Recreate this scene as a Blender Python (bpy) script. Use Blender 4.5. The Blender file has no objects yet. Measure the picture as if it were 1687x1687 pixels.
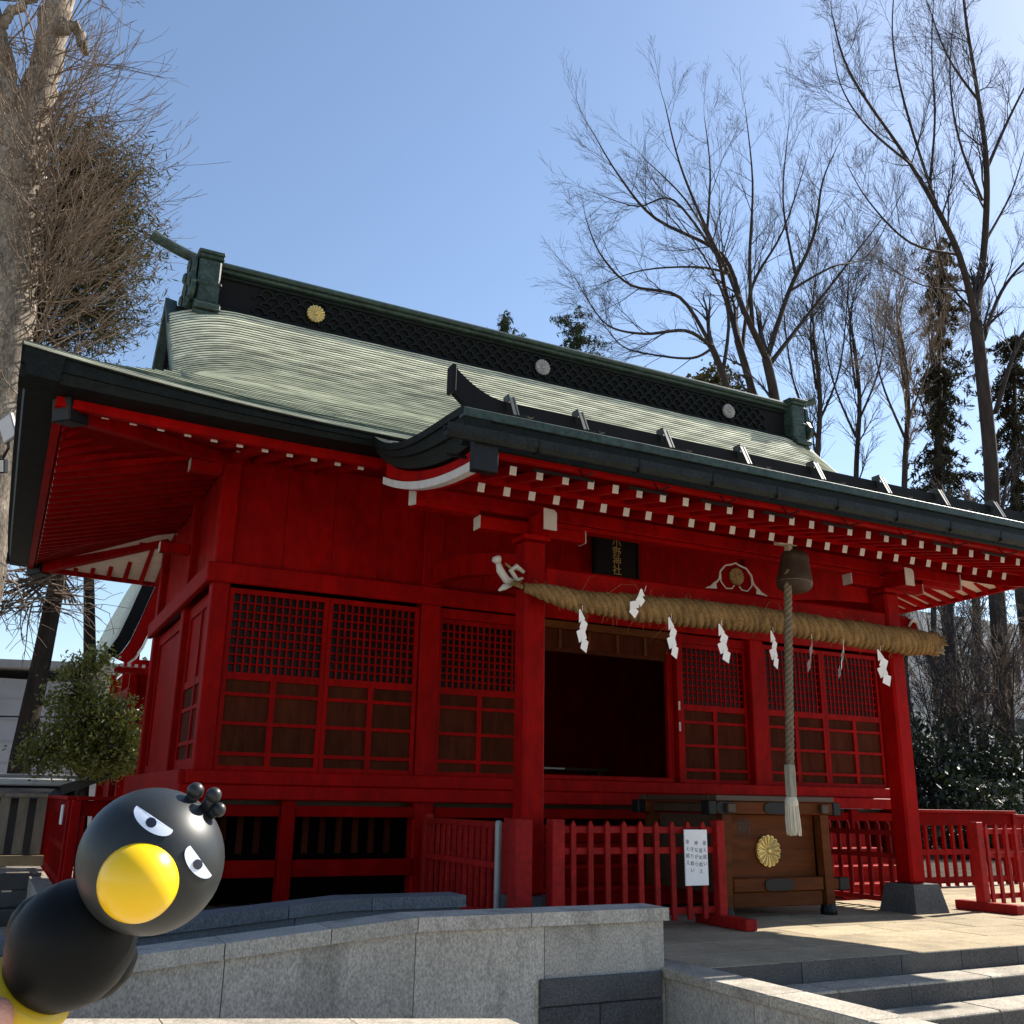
import bpy, math, random
import numpy as np
from mathutils import Vector, Matrix
R = math.radians
scene = bpy.context.scene
COL = scene.collection

# ------------------------------------------------------------------ camera, sky, sun, exposure
CAM = np.array([-6.032, -9.513, 0.97]); YAW, PITCH, ROLL, FPX, HALF = 0.4691, 0.2873, 0.0161, 1611.9, 843.5
_f = np.array([math.sin(YAW)*math.cos(PITCH), math.cos(YAW)*math.cos(PITCH), math.sin(PITCH)])
_r0 = np.array([math.cos(YAW), -math.sin(YAW), 0.0]); _u0 = np.cross(_r0, _f)
_r = _r0*math.cos(ROLL)+_u0*math.sin(ROLL); _u = -_r0*math.sin(ROLL)+_u0*math.cos(ROLL)
cam_data = bpy.data.cameras.new('camera'); cam = bpy.data.objects.new('camera', cam_data); COL.objects.link(cam)
cam_data.sensor_width = 36; cam_data.lens = FPX/1687*36; cam_data.clip_start = 0.02; cam_data.clip_end = 3000
M = Matrix.Identity(4)
for i in range(3):
    M[i][0] = _r[i]; M[i][1] = _u[i]; M[i][2] = -_f[i]; M[i][3] = CAM[i]
cam.matrix_world = M
scene.camera = cam

SUN = Vector((1.12, 0.20, 1.0)).normalized()
elev = math.asin(SUN.z); azim = math.atan2(SUN.x, SUN.y)
world = bpy.data.worlds.new("World"); scene.world = world; world.use_nodes = True
wn = world.node_tree.nodes; wl = world.node_tree.links
bg = wn.get('Background') or wn.new('ShaderNodeBackground')
sky = wn.new('ShaderNodeTexSky'); sky.sky_type = 'NISHITA'; sky.sun_disc = False
sky.sun_elevation = elev; sky.sun_rotation = azim; sky.air_density = 1.0; sky.dust_density = 0.35; sky.ozone_density = 1.15
wl.new(sky.outputs[0], bg.inputs[0]); bg.inputs[1].default_value = 0.085
out = wn.get('World Output') or wn.new('ShaderNodeOutputWorld'); wl.new(bg.outputs[0], out.inputs[0])
sl = bpy.data.lights.new('sun', 'SUN'); sl.energy = 5.0; sl.angle = R(0.5); sl.color = (1.0, 0.94, 0.84)
so = bpy.data.objects.new('sun', sl); COL.objects.link(so); so.rotation_euler = SUN.to_track_quat('Z', 'Y').to_euler(); so.location = (20, 5, 20)
vs = scene.view_settings; vs.view_transform = 'Standard'; vs.look = 'None'; vs.gamma = 1; vs.use_curve_mapping = False; vs.exposure = 1.2
scene.cycles.use_denoising = True; scene.cycles.max_bounces = 6; scene.cycles.diffuse_bounces = 3; scene.cycles.glossy_bounces = 3
scene.cycles.transparent_max_bounces = 8

def at(px, py, y):
    """point on the vertical plane Y=y that the photo pixel (px,py) looks at"""
    d = _f + _r*(px-HALF)/FPX - _u*(py-HALF)/FPX
    return CAM + d*((y-CAM[1])/d[1])

# ------------------------------------------------------------------ materials
def mat(name, color, rough=0.6, var=0.0, vscale=6.0, bump=0.0, bscale=60.0, metal=0.0, speck=None, stretch=(1,1,1), spec=0.5, rand=0.0, detail=5, trans=0.0, stain=None):
    m = bpy.data.materials.new(name); m.use_nodes = True
    nt = m.node_tree; n = nt.nodes; l = nt.links; b = n['Principled BSDF']
    b.inputs['Roughness'].default_value = rough; b.inputs['Metallic'].default_value = metal; b.inputs['Specular IOR Level'].default_value = spec
    c4 = (*color, 1); b.inputs['Base Color'].default_value = c4
    tc = n.new('ShaderNodeTexCoord'); mp = n.new('ShaderNodeMapping'); mp.inputs['Scale'].default_value = stretch
    l.new(tc.outputs['Object'], mp.inputs[0]); src = None
    if rand or True:
        oi = n.new('ShaderNodeObjectInfo'); sc_ = n.new('ShaderNodeVectorMath'); sc_.operation = 'SCALE'
        cb = n.new('ShaderNodeCombineXYZ'); 
        for k in range(3): l.new(oi.outputs['Random'], cb.inputs[k])
        l.new(cb.outputs[0], sc_.inputs[0]); sc_.inputs['Scale'].default_value = 37.0
        l.new(sc_.outputs[0], mp.inputs['Location'])
    col = None
    if var:
        nz = n.new('ShaderNodeTexNoise'); nz.inputs['Scale'].default_value = vscale; nz.inputs['Detail'].default_value = detail; nz.inputs['Roughness'].default_value = .65
        l.new(mp.outputs[0], nz.inputs['Vector'])
        rp = n.new('ShaderNodeMapRange'); rp.inputs['From Min'].default_value = .3; rp.inputs['From Max'].default_value = .7
        rp.inputs['To Min'].default_value = 1-var; rp.inputs['To Max'].default_value = 1+var
        l.new(nz.outputs['Fac'], rp.inputs['Value']); col = rp.outputs[0]
    if rand:
        rr = n.new('ShaderNodeMapRange'); rr.inputs['To Min'].default_value = 1-rand; rr.inputs['To Max'].default_value = 1+rand
        l.new(oi.outputs['Random'], rr.inputs['Value'])
        if col is None: col = rr.outputs[0]
        else:
            mm = n.new('ShaderNodeMath'); mm.operation = 'MULTIPLY'; l.new(col, mm.inputs[0]); l.new(rr.outputs[0], mm.inputs[1]); col = mm.outputs[0]
    if speck:
        ns = n.new('ShaderNodeTexNoise'); ns.inputs['Scale'].default_value = speck[0]; ns.inputs['Detail'].default_value = 2
        l.new(mp.outputs[0], ns.inputs['Vector'])
        r2 = n.new('ShaderNodeMapRange'); r2.inputs['From Min'].default_value = .32; r2.inputs['From Max'].default_value = .68
        r2.inputs['To Min'].default_value = 1-speck[1]; r2.inputs['To Max'].default_value = 1+speck[1]
        l.new(ns.outputs['Fac'], r2.inputs['Value'])
        if col is None: col = r2.outputs[0]
        else:
            mm = n.new('ShaderNodeMath'); mm.operation = 'MULTIPLY'; l.new(col, mm.inputs[0]); l.new(r2.outputs[0], mm.inputs[1]); col = mm.outputs[0]
    if col is not None:
        vm = n.new('ShaderNodeVectorMath'); vm.operation = 'SCALE'; vm.inputs[0].default_value = color
        l.new(col, vm.inputs['Scale']); l.new(vm.outputs[0], b.inputs['Base Color'])
    if stain:
        n3 = n.new('ShaderNodeTexNoise'); n3.inputs['Scale'].default_value = stain[0]; n3.inputs['Detail'].default_value = 6; n3.inputs['Roughness'].default_value = .6; n3.inputs['Distortion'].default_value = .6
        m3 = n.new('ShaderNodeMapping'); m3.inputs['Scale'].default_value = stain[2]; l.new(tc.outputs['Object'], m3.inputs[0]); l.new(sc_.outputs[0], m3.inputs['Location']); l.new(m3.outputs[0], n3.inputs['Vector'])
        r3 = n.new('ShaderNodeMapRange'); r3.inputs['From Min'].default_value = .50; r3.inputs['From Max'].default_value = .66; r3.inputs['To Min'].default_value = 1; r3.inputs['To Max'].default_value = 1-stain[1]
        l.new(n3.outputs['Fac'], r3.inputs['Value'])
        if col is None: col = r3.outputs[0]
        else:
            mm = n.new('ShaderNodeMath'); mm.operation = 'MULTIPLY'; l.new(col, mm.inputs[0]); l.new(r3.outputs[0], mm.inputs[1]); col = mm.outputs[0]
        vm2 = n.new('ShaderNodeVectorMath'); vm2.operation = 'SCALE'; vm2.inputs[0].default_value = color; l.new(col, vm2.inputs['Scale']); l.new(vm2.outputs[0], b.inputs['Base Color'])
    if bump:
        nb = n.new('ShaderNodeTexNoise'); nb.inputs['Scale'].default_value = bscale; nb.inputs['Detail'].default_value = 4
        l.new(mp.outputs[0], nb.inputs['Vector'])
        bp = n.new('ShaderNodeBump'); bp.inputs['Strength'].default_value = bump; bp.inputs['Distance'].default_value = .01
        l.new(nb.outputs['Fac'], bp.inputs['Height']); l.new(bp.outputs[0], b.inputs['Normal'])
    if trans:
        tr = n.new('ShaderNodeBsdfTranslucent'); mx = n.new('ShaderNodeMixShader'); mx.inputs[0].default_value = trans
        tr.inputs['Color'].default_value = (color[0]*1.3, color[1]*1.5, color[2]*.7, 1)
        l.new(b.outputs[0], mx.inputs[1]); l.new(tr.outputs[0], mx.inputs[2]); l.new(mx.outputs[0], n['Material Output'].inputs[0])
    return m

RED = mat('vermilion_paint', (.25, .0012, .0009), .55, .26, 2.2, .2, 35, rand=.06, spec=.06, stretch=(1.6, 1.6, .7), speck=(9, .12))
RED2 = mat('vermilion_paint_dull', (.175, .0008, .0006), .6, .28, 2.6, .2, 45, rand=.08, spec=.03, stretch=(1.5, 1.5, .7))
REDW = mat('vermilion_fence_paint', (.27, .009, .008), .6, .26, 4.0, .2, 45, rand=.10, spec=.12, speck=(22, .16))
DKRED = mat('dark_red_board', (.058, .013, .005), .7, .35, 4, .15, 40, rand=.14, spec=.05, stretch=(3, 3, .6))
WHITE = mat('white_paint', (.50, .455, .42), .6, .1, 9)
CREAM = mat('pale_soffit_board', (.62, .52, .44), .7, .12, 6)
COPPER = mat('green_copper', (.53, .53, .40), .6, .30, 2.0, .15, 30, stretch=(.30, 2.4, 2.4), speck=(12, .30), spec=.25)
COPPERD = mat('dark_copper', (.0055, .0075, .0065), .6, .45, 5, .2, 25, speck=(40, .3), spec=.14)
GUTTERM = mat('gutter_copper', (.009, .0115, .011), .55, .5, 5, .2, 25, speck=(40, .3), spec=.18)
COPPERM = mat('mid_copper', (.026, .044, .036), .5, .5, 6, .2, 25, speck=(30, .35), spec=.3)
BLACK = mat('black_metal', (.007, .007, .008), .45, .2, 8, spec=.25)
BLACKP = mat('black_panel', (.007, .007, .0075), .65, .2, 6, spec=.12)
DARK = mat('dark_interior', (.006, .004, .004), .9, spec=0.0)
GOLD = mat('gold_leaf', (.62, .45, .16), .38, .2, 20, metal=.55)
GOLDD = mat('grey_crest', (.30, .28, .27), .5, .25, 25, metal=.3)  # greyer metal for the middle and right ridge crests
GOLDB = mat('dim_gold', (.28, .17, .07), .5, .25, 25, metal=.2)
WOOD = mat('brown_wood', (.100, .026, .0045), .6, .4, 3.5, .15, 30, stretch=(.35, 3, 3), rand=.1, spec=.12)
WOODD = mat('dark_brown_wood', (.050, .024, .010), .55, .3, 4, .15, 30, stretch=(.4, 3, 3))
STRAW = mat('rice_straw', (.215, .128, .052), .8, .4, 12, .5, 160, speck=(130, .35), stretch=(1, .5, .5), spec=.15)
HEMP = mat('hemp_rope', (.16, .12, .075), .8, .3, 25, .4, 150, speck=(120, .3))
TASSEL = mat('pale_tassel', (.62, .55, .42), .75, .2, 30, .4, 200, stretch=(4, 4, .5))
PAPER = mat('white_paper', (.83, .81, .80), .7, .04, 8)
INK = mat('black_ink', (.015, .015, .02), .6)
GRANITE = mat('granite', (.385, .352, .305), .85, .24, 1.1, .2, 120, speck=(110, .30), rand=.07, spec=.15, stretch=(1, 1, .6), stain=(2.2, .38, (1.3, 1.3, .55)))
GRANITEB = mat('granite_blue', (.125, .13, .14), .85, .2, 1.6, .2, 120, speck=(110, .3), rand=.06, spec=.15, stretch=(1, 1, .6))
GRANITED = mat('granite_dark', (.085, .082, .08), .8, .2, 2.5, .2, 100, speck=(90, .35), rand=.08, spec=.2)
PAVE = mat('paving_stone', (.335, .272, .180), .85, .20, 2.2, .2, 90, speck=(70, .2), rand=.10, spec=.10, stain=(1.8, .22, (1, 1, 1)))
STEPM = mat('step_stone', (.36, .32, .26), .8, .22, 3, .25, 90, speck=(75, .3), rand=.1, spec=.15, stain=(2.5, .3, (1, 1, 1)))
GROUND = mat('packed_gravel', (.36, .32, .26), .9, .22, .8, .6, 60, speck=(40, .35), spec=.1)
BARK = mat('pale_bark', (.20, .165, .13), .9, .5, 5, .9, 22, speck=(30, .4), stretch=(1.5, 1.5, .5), spec=.1)
BARKD = mat('dark_bark', (.040, .032, .028), .9, .4, 4, .8, 20, stretch=(2, 2, .4), spec=.1)
TWIG = mat('brown_twigs', (.165, .122, .09), .85, .4, 2, spec=.1)
TWIGD = mat('dark_twigs', (.045, .040, .042), .9, .25, 2, spec=.05)
LEAF = mat('dark_evergreen_leaves', (.014, .021, .010), .5, .5, 1.5, trans=.12, spec=.3)
LEAFG = mat('dark_green_needles', (.022, .034, .018), .7, .5, 1.2, trans=.1, spec=.1)
LEAFO = mat('olive_needles', (.052, .044, .018), .7, .5, 1.2, trans=.15, spec=.1)
LEAFB = mat('glossy_yellow_green_leaves', (.135, .14, .036), .35, .5, 3.0, trans=.35)
LEAFK = mat('dark_brown_needles', (.032, .029, .019), .7, .5, 1.5, trans=.12, spec=.1)  # dark brownish needles of the right-hand cedars
STEELG = mat('grey_metal', (.24, .24, .24), .45, .1, 10, metal=.3)
HOUSE = mat('grey_blue_siding', (.23, .24, .27), .8, .08, 2)
HOUSER = mat('grey_roof', (.22, .22, .23), .7, .15, 3)
FENCEW = mat('weathered_boards', (.20, .165, .115), .8, .3, 5, .3, 40, stretch=(3, 3, .5), rand=.15)
TILEL = mat('light_grey_ridge', (.52, .52, .50), .5, .1, 6)
TILED = mat('dark_roof_tile', (.02, .02, .022), .5, .2, 6)
PALEB = mat('pale_wall', (.52, .50, .48), .8, .06, 1)
GLASS = mat('dark_glass', (.012, .009, .008), .35, .2, 3, spec=.10)
TOYB = mat('black_toy_plastic', (.0045, .005, .0055), .5, spec=.13)
TOYBM = mat('pearly_dark_grey_plastic', (.015, .018, .020), .42, .12, 300, spec=.36)
TOYY = mat('yellow_toy_plastic', (.88, .54, .004), .28, spec=.5)
TOYYB = mat('yellow_base_plastic', (.62, .42, .010), .4)
EYEW = mat('white_eye_print', (.70, .76, .88), .4)
EYEK = mat('eye_pupil_print', (.01, .012, .03), .4)
SKIN = mat('skin', (.62, .30, .22), .5, .08, 60, .15, 300)

# ------------------------------------------------------------------ builders
ORG = {}
def thing(name, label, cat, loc=(0, 0, 0), group=None, kind=None):
    o = bpy.data.objects.new(name, None); COL.objects.link(o); o.location = loc; o.empty_display_size = .1
    if label: o['label'] = label
    if cat: o['category'] = cat
    if group: o['group'] = group
    if kind: o['kind'] = kind
    ORG[o.name] = np.array(loc, float); return o
def tag(o, label=None, cat=None, group=None, kind=None):
    if label: o['label'] = label
    if cat: o['category'] = cat
    if group: o['group'] = group
    if kind: o['kind'] = kind
    return o
def link(name, me, parent=None, wloc=(0, 0, 0)):
    """object whose mesh is local to the world point wloc"""
    o = bpy.data.objects.new(name, me); COL.objects.link(o); w = np.array(wloc, float)
    if parent is not None:
        o.parent = parent; o.location = w-ORG[parent.name]
    else: o.location = w
    ORG[o.name] = w; return o
def rep(o, parent, wloc, rot=None, scale=None):
    c = o.copy(); COL.objects.link(c); c.parent = parent; w = np.array(wloc, float)
    c.location = w-(ORG[parent.name] if parent is not None else 0); ORG[c.name] = w
    if rot is not None: c.rotation_euler = rot
    if scale is not None: c.scale = scale
    return c

class MB:
    def __init__(s): s.v = []; s.f = []; s.m = []
    def add(s, vs_, fs, m=0):
        k = len(s.v); s.v += [tuple(map(float, p)) for p in vs_]; s.f += [tuple(i+k for i in f) for f in fs]; s.m += [m]*len(fs); return s
    def box(s, x0, x1, y0, y1, z0, z1, m=0, c=0.0):
        if c <= 0:
            return s.add([(x, y, z) for z in (z0, z1) for y in (y0, y1) for x in (x0, x1)],
                         [(0, 2, 3, 1), (4, 5, 7, 6), (0, 1, 5, 4), (2, 6, 7, 3), (0, 4, 6, 2), (1, 3, 7, 5)], m)
        return s.obox(((x0+x1)/2, (y0+y1)/2, (z0+z1)/2), ((x1-x0)/2, 0, 0), (0, (y1-y0)/2, 0), (0, 0, (z1-z0)/2), m, c)
    def obox(s, cen, ax, ay, az, m=0, c=0.0, endm=None):
        cen, ax, ay, az = map(lambda q: np.array(q, float), (cen, ax, ay, az))
        L = [np.linalg.norm(a) for a in (ax, ay, az)]; U = [a/max(l, 1e-9) for a, l in zip((ax, ay, az), L)]
        c = min(c, min(L)*.45)
        if c <= 0:
            vs_ = [cen+ax*i+ay*j+az*k for k in (-1, 1) for j in (-1, 1) for i in (-1, 1)]
            fs = [(0, 2, 3, 1), (4, 5, 7, 6), (0, 1, 5, 4), (2, 6, 7, 3), (0, 4, 6, 2), (1, 3, 7, 5)]
            s.add(vs_, fs, m)
            if endm is not None: s.m[-2] = endm; s.m[-1] = endm
            return s
        vs_ = []; idx = {}
        for i in (-1, 1):
            for j in (-1, 1):
                for k in (-1, 1):
                    sg = (i, j, k)
                    for a in range(3):
                        q = cen.copy()
                        for b in range(3): q = q+U[b]*sg[b]*(L[b]-(0 if b == a else c))
                        idx[(i, j, k, a)] = len(vs_); vs_.append(q)
        fs = []; ms = []
        for a in range(3):
            b, d = (a+1) % 3, (a+2) % 3
            for sgn in (-1, 1):
                ring = []
                for (p, q) in ((-1, -1), (1, -1), (1, 1), (-1, 1)):
                    t = [0, 0, 0]; t[a] = sgn; t[b] = p; t[d] = q; ring.append(idx[(*t, a)])
                fs.append(tuple(ring if sgn > 0 else ring[::-1])); ms.append(endm if (endm is not None and a == 0) else m)
            for p in (-1, 1):
                for q in (-1, 1):
                    t0 = [0, 0, 0]; t1 = [0, 0, 0]; t0[a] = -1; t1[a] = 1
                    for t in (t0, t1): t[b] = p; t[d] = q
                    quad = [idx[(*t0, b)], idx[(*t1, b)], idx[(*t1, d)], idx[(*t0, d)]]
                    fs.append(tuple(quad if p*q > 0 else quad[::-1])); ms.append(m)
        for i in (-1, 1):
            for j in (-1, 1):
                for k in (-1, 1):
                    tri = [idx[(i, j, k, 0)], idx[(i, j, k, 1)], idx[(i, j, k, 2)]]
                    fs.append(tuple(tri if i*j*k > 0 else tri[::-1])); ms.append(m)
        k0 = len(s.v); s.v += [tuple(q) for q in vs_]; s.f += [tuple(i+k0 for i in f) for f in fs]; s.m += ms; return s
    def beam(s, p0, p1, w, h, m=0, c=0.0, endm=None, up=(0, 0, 1)):
        p0, p1 = np.array(p0, float), np.array(p1, float); d = p1-p0; L = np.linalg.norm(d); d /= L
        x = np.cross(d, np.array(up, float)); x /= np.linalg.norm(x); z = np.cross(x, d)
        return s.obox((p0+p1)/2, d*L/2, -x*w/2, z*h/2, m, c, endm)
    def prism(s, poly, ext, m=0, endm=None):
        """poly: 3-D outline points, ext: extrusion vector"""
        poly = [np.array(p, float) for p in poly]; e = np.array(ext, float); n = len(poly)
        fs = [tuple(range(n))[::-1], tuple(range(n, 2*n))]+[(i, (i+1) % n, n+(i+1) % n, n+i) for i in range(n)]
        s.add(poly+[p+e for p in poly], fs, m)
        if endm is not None:
            k = len(s.m)-(n+2); s.m[k] = endm; s.m[k+1] = endm
        return s
    def tube(s, pts, rad, n=8, m=0, caps=True, flat=None):
        pts = [np.array(p, float) for p in pts]; K = len(pts)
        if not hasattr(rad, '__len__'): rad = [rad]*K
        t0 = pts[1]-pts[0]; a = np.cross(t0, (0, 0, 1.0))
        if np.linalg.norm(a) < 1e-4*np.linalg.norm(t0)+1e-12: a = np.array((1.0, 0, 0))
        a /= np.linalg.norm(a); vs_ = []
        for i in range(K):
            t = pts[min(i+1, K-1)]-pts[max(i-1, 0)]; t = t/(np.linalg.norm(t)+1e-12)
            a = a-t*(a@t); a /= np.linalg.norm(a)+1e-12; b = np.cross(t, a)
            for j in range(n):
                w = 2*math.pi*j/n; vs_.append(pts[i]+(a*math.cos(w)+b*math.sin(w))*rad[i])
        fs = [(i*n+j, i*n+(j+1) % n, (i+1)*n+(j+1) % n, (i+1)*n+j) for i in range(K-1) for j in range(n)]
        if caps: fs += [tuple(range(n))[::-1], tuple(range((K-1)*n, K*n))]
        return s.add(vs_, fs, m)
    def lathe(s, prof, cen, axis=(0, 0, 1), n=24, m=0):
        """prof: list of (radius, height along axis)"""
        cen = np.array(cen, float); ax = np.array(axis, float); ax /= np.linalg.norm(ax)
        a = np.cross(ax, (0.3, 1, .2)); a /= np.linalg.norm(a); b = np.cross(ax, a); vs_ = []
        for (r, h) in prof:
            for j in range(n):
                w = 2*math.pi*j/n; vs_.append(cen+ax*h+(a*math.cos(w)+b*math.sin(w))*max(r, 1e-5))
        K = len(prof); fs = [(i*n+j, i*n+(j+1) % n, (i+1)*n+(j+1) % n, (i+1)*n+j) for i in range(K-1) for j in range(n)]
        fs += [tuple(range(n))[::-1], tuple(range((K-1)*n, K*n))]
        return s.add(vs_, fs, m)
    def grid(s, rows, m=0, flip=False):
        """rows: list of equally long lists of points"""
        n = len(rows[0]); vs_ = [p for r in rows for p in r]; fs = []
        for i in range(len(rows)-1):
            for j in range(n-1):
                q = (i*n+j, i*n+j+1, (i+1)*n+j+1, (i+1)*n+j); fs.append(q[::-1] if flip else q)
        return s.add(vs_, fs, m)
    def mesh(s, name, mats, org=(0, 0, 0), smooth=False):
        me = bpy.data.meshes.new(name); o = np.array(org, float)
        me.from_pydata([tuple(np.array(p)-o) for p in s.v], [], s.f)
        for q in (mats if isinstance(mats, (list, tuple)) else [mats]): me.materials.append(q)
        me.polygons.foreach_set('material_index', s.m)
        if smooth: me.polygons.foreach_set('use_smooth', [True]*len(s.f))
        me.update(); return me
    def build(s, name, mats, parent=None, org=None, smooth=False):
        if org is None:
            org = ORG[parent.name] if parent is not None else (0, 0, 0)
        return link(name, s.mesh(name, mats, org, smooth), parent, org)

def raw_mesh(name, V, F, material, smooth=False):
    """V (n,3), F (m,k) with equal k"""
    me = bpy.data.meshes.new(name); k = F.shape[1]
    me.vertices.add(len(V)); me.vertices.foreach_set('co', V.astype(np.float32).ravel())
    me.loops.add(F.size); me.loops.foreach_set('vertex_index', F.astype(np.int32).ravel())
    me.polygons.add(len(F)); me.polygons.foreach_set('loop_start', np.arange(0, F.size, k, dtype=np.int32))
    me.materials.append(material)
    if smooth: me.polygons.foreach_set('use_smooth', np.ones(len(F), bool))
    me.update(calc_edges=True); me.validate(); return me
def seg_mesh(name, segs, material, sides=3):
    S = np.array([np.concatenate([a, b, [r0, r1]]) for a, b, r0, r1 in segs]); P0, P1, R0, R1 = S[:, :3], S[:, 3:6], S[:, 6], S[:, 7]
    d = P1-P0; d /= np.linalg.norm(d, axis=1, keepdims=True)+1e-9
    ref = np.where(np.abs(d[:, 2:3]) > .9, np.array([[1., 0, 0]]), np.array([[0, 0, 1.]]))
    a = np.cross(d, ref); a /= np.linalg.norm(a, axis=1, keepdims=True); b = np.cross(d, a); n = len(S)
    V = np.empty((n, 2, sides, 3))
    for j in range(sides):
        w = 2*math.pi*j/sides; o = a*math.cos(w)+b*math.sin(w)
        V[:, 0, j] = P0+o*R0[:, None]; V[:, 1, j] = P1+o*R1[:, None]
    base = np.arange(n)[:, None]*2*sides; F = []
    for j in range(sides):
        k = (j+1) % sides; F.append(np.concatenate([base+j, base+k, base+sides+k, base+sides+j], 1))
    return raw_mesh(name, V.reshape(-1, 3), np.concatenate(F), material)
def leaf_mesh(name, C, material, size, aspect=.5, rng=None, droop=0.0, dirs=None):
    """one small folded quad per centre"""
    n = len(C); rng = rng or np.random.default_rng(1)
    d = rng.normal(size=(n, 3)) if dirs is None else dirs+rng.normal(size=(n, 3))*.45
    d[:, 2] -= droop; d /= np.linalg.norm(d, axis=1, keepdims=True)
    e = np.cross(d, rng.normal(size=(n, 3))); e /= np.linalg.norm(e, axis=1, keepdims=True)+1e-9
    s = size*rng.uniform(.4, 1.7, (n, 1))
    V = np.stack([C-d*s*.5, C+e*s*aspect*.5, C+d*s*.5, C-e*s*aspect*.5], 1).reshape(-1, 3)
    return raw_mesh(name, V, np.arange(4*n).reshape(n, 4), material)
def text_mesh(s, size, material, extr=.002):
    cu = bpy.data.curves.new('lettering', 'FONT'); cu.body = s; cu.size = size; cu.extrude = extr; cu.align_x = 'CENTER'; cu.align_y = 'CENTER'
    o = bpy.data.objects.new('lettering', cu); COL.objects.link(o); dg = bpy.context.evaluated_depsgraph_get()
    me = bpy.data.meshes.new_from_object(o.evaluated_get(dg)); bpy.data.objects.remove(o); bpy.data.curves.remove(cu)
    me.materials.clear(); me.materials.append(material); return me
def column_text(chars, size, step, material, parent, top, name='lettering', rotx=R(90), extr=.002):
    """characters stacked downward from the world point top, facing -Y"""
    for i, ch in enumerate(chars):
        if ch == ' ': continue
        me = text_mesh(ch, size, material, extr)
        o = link(name, me, parent, (top[0], top[1], top[2]-i*step)); o.rotation_euler = (rotx, 0, 0)
rnd = random.Random(7)

# ------------------------------------------------------------------ SETTING: ground, paving, steps
g = MB()
# upper terrace (z=-0.03) and the lower approach (z=-0.58), one folded sheet
zu, zl_, B = -.03, -.58, 1500
g.add([(-1.95, -4.20, zu), (B, -4.20, zu), (B, -2.70, zu), (-1.95, -2.70, zu)], [(0, 1, 2, 3)])
XL = -5.45
g.add([(XL, -2.70, zu), (B, -2.70, zu), (B, 4.9, zu), (XL, 4.9, zu)], [(0, 1, 2, 3)])
g.add([(-B, 4.9, zu), (B, 4.9, zu), (B, B, zu), (-B, B, zu)], [(0, 1, 2, 3)])
g.add([(XL, -2.70, zu), (XL, 4.9, zu), (XL, 4.9, zl_), (XL, -2.70, zl_)], [(0, 1, 2, 3)])
g.add([(-B, 4.9, zu), (XL, 4.9, zu), (XL, 4.9, zl_), (-B, 4.9, zl_)], [(0, 3, 2, 1)])
g.add([(-B, -2.70, zl_), (XL, -2.70, zl_), (XL, 4.9, zl_), (-B, 4.9, zl_)], [(0, 1, 2, 3)])
g.add([(-1.95, -4.20, zu), (B, -4.20, zu), (B, -4.20, zl_), (-1.95, -4.20, zl_)], [(0, 3, 2, 1)])
g.add([(-1.95, -2.70, zu), (-1.95, -4.20, zu), (-1.95, -4.20, zl_), (-1.95, -2.70, zl_)], [(0, 1, 2, 3)])
g.add([(XL, -2.70, zu), (-1.95, -2.70, zu), (-1.95, -2.70, zl_), (XL, -2.70, zl_)], [(0, 3, 2, 1)])
g.add([(-B, -B, zl_), (B, -B, zl_), (B, -4.20, zl_), (-B, -4.20, zl_)], [(0, 1, 2, 3)])
g.add([(-B, -4.20, zl_), (-1.95, -4.20, zl_), (-1.95, -2.70, zl_), (-B, -2.70, zl_)], [(0, 1, 2, 3)])
tag(g.build('ground', GROUND), kind='structure')

tag(MB().add([(4.7, .6, -.012), (40, .6, -.012), (40, 24, -.012), (4.7, 24, -.012)], [(0, 1, 2, 3)]).build('soil', mat('dark_soil', (.055, .045, .033), .95, .4, 2, .8, 30, speck=(30, .5), spec=.05)), kind='structure')
paving = thing('paving', None, None, (0, -2, 0), kind='structure')
slab_me = {}
def slab(dx, dy):
    k = (round(dx, 3), round(dy, 3))
    if k not in slab_me: slab_me[k] = MB().box(-dx/2, dx/2, -dy/2, dy/2, -.028, 0, 0, .004).mesh('paving_slab', PAVE)
    return slab_me[k]
sx, sy = .9, .45
for j in range(9):
    off = .45 if j % 2 else 0
    for i in range(-1, 11):
        x0 = -1.95+i*sx+off; x1 = x0+sx; x0c = max(x0, -1.95)
        if x1 <= -1.9 or x0 > 7.2: continue
        w = x1-x0c-.007; y = -4.2+.46*.5+j*.46
        if j == 0: y = -3.97
        link('paving_slab', slab(w, .453), paving, ((x0c+x1)/2, y, rnd.uniform(-.0015, .0015)))

def steps_row(y0, y1, z0, z1, nm):
    st = thing('stone_step', None, None, (0, (y0+y1)/2, z0), kind='structure')
    x = -1.93
    while x < 7:
        w = rnd.choice((.62, .78, .9, 1.05)); b = MB().box(x, x+w-.006, y0+.004, y1, z0, z1, 0, .008).box(x+.002, x+w-.008, y0, y0+.0035, z0, z1-.014, 1)  # thin dark front face: riser shade put into the stone colour
        b.build('step_block', [STEPM, GRANITED], st, org=(x+w/2, (y0+y1)/2, z0)); x += w
steps_row(-4.50, -4.215, -.58, -.13, 1)
steps_row(-4.82, -4.503, -.58, -.26, 2)
steps_row(-5.16, -4.823, -.58, -.40, 3)
# edge blocks of the terrace
st = thing('terrace_edge', None, None, (0, -4.2, -.2), kind='structure'); x = -1.93
while x < 7:
    w = rnd.choice((.6, .75, .9)); MB().box(x, x+w-.006, -4.212, -4.204, -.58, -.004, 0, .003).build('step_block', GRANITED, st, org=(x+w/2, -4.2, -.2)); x += w

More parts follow.
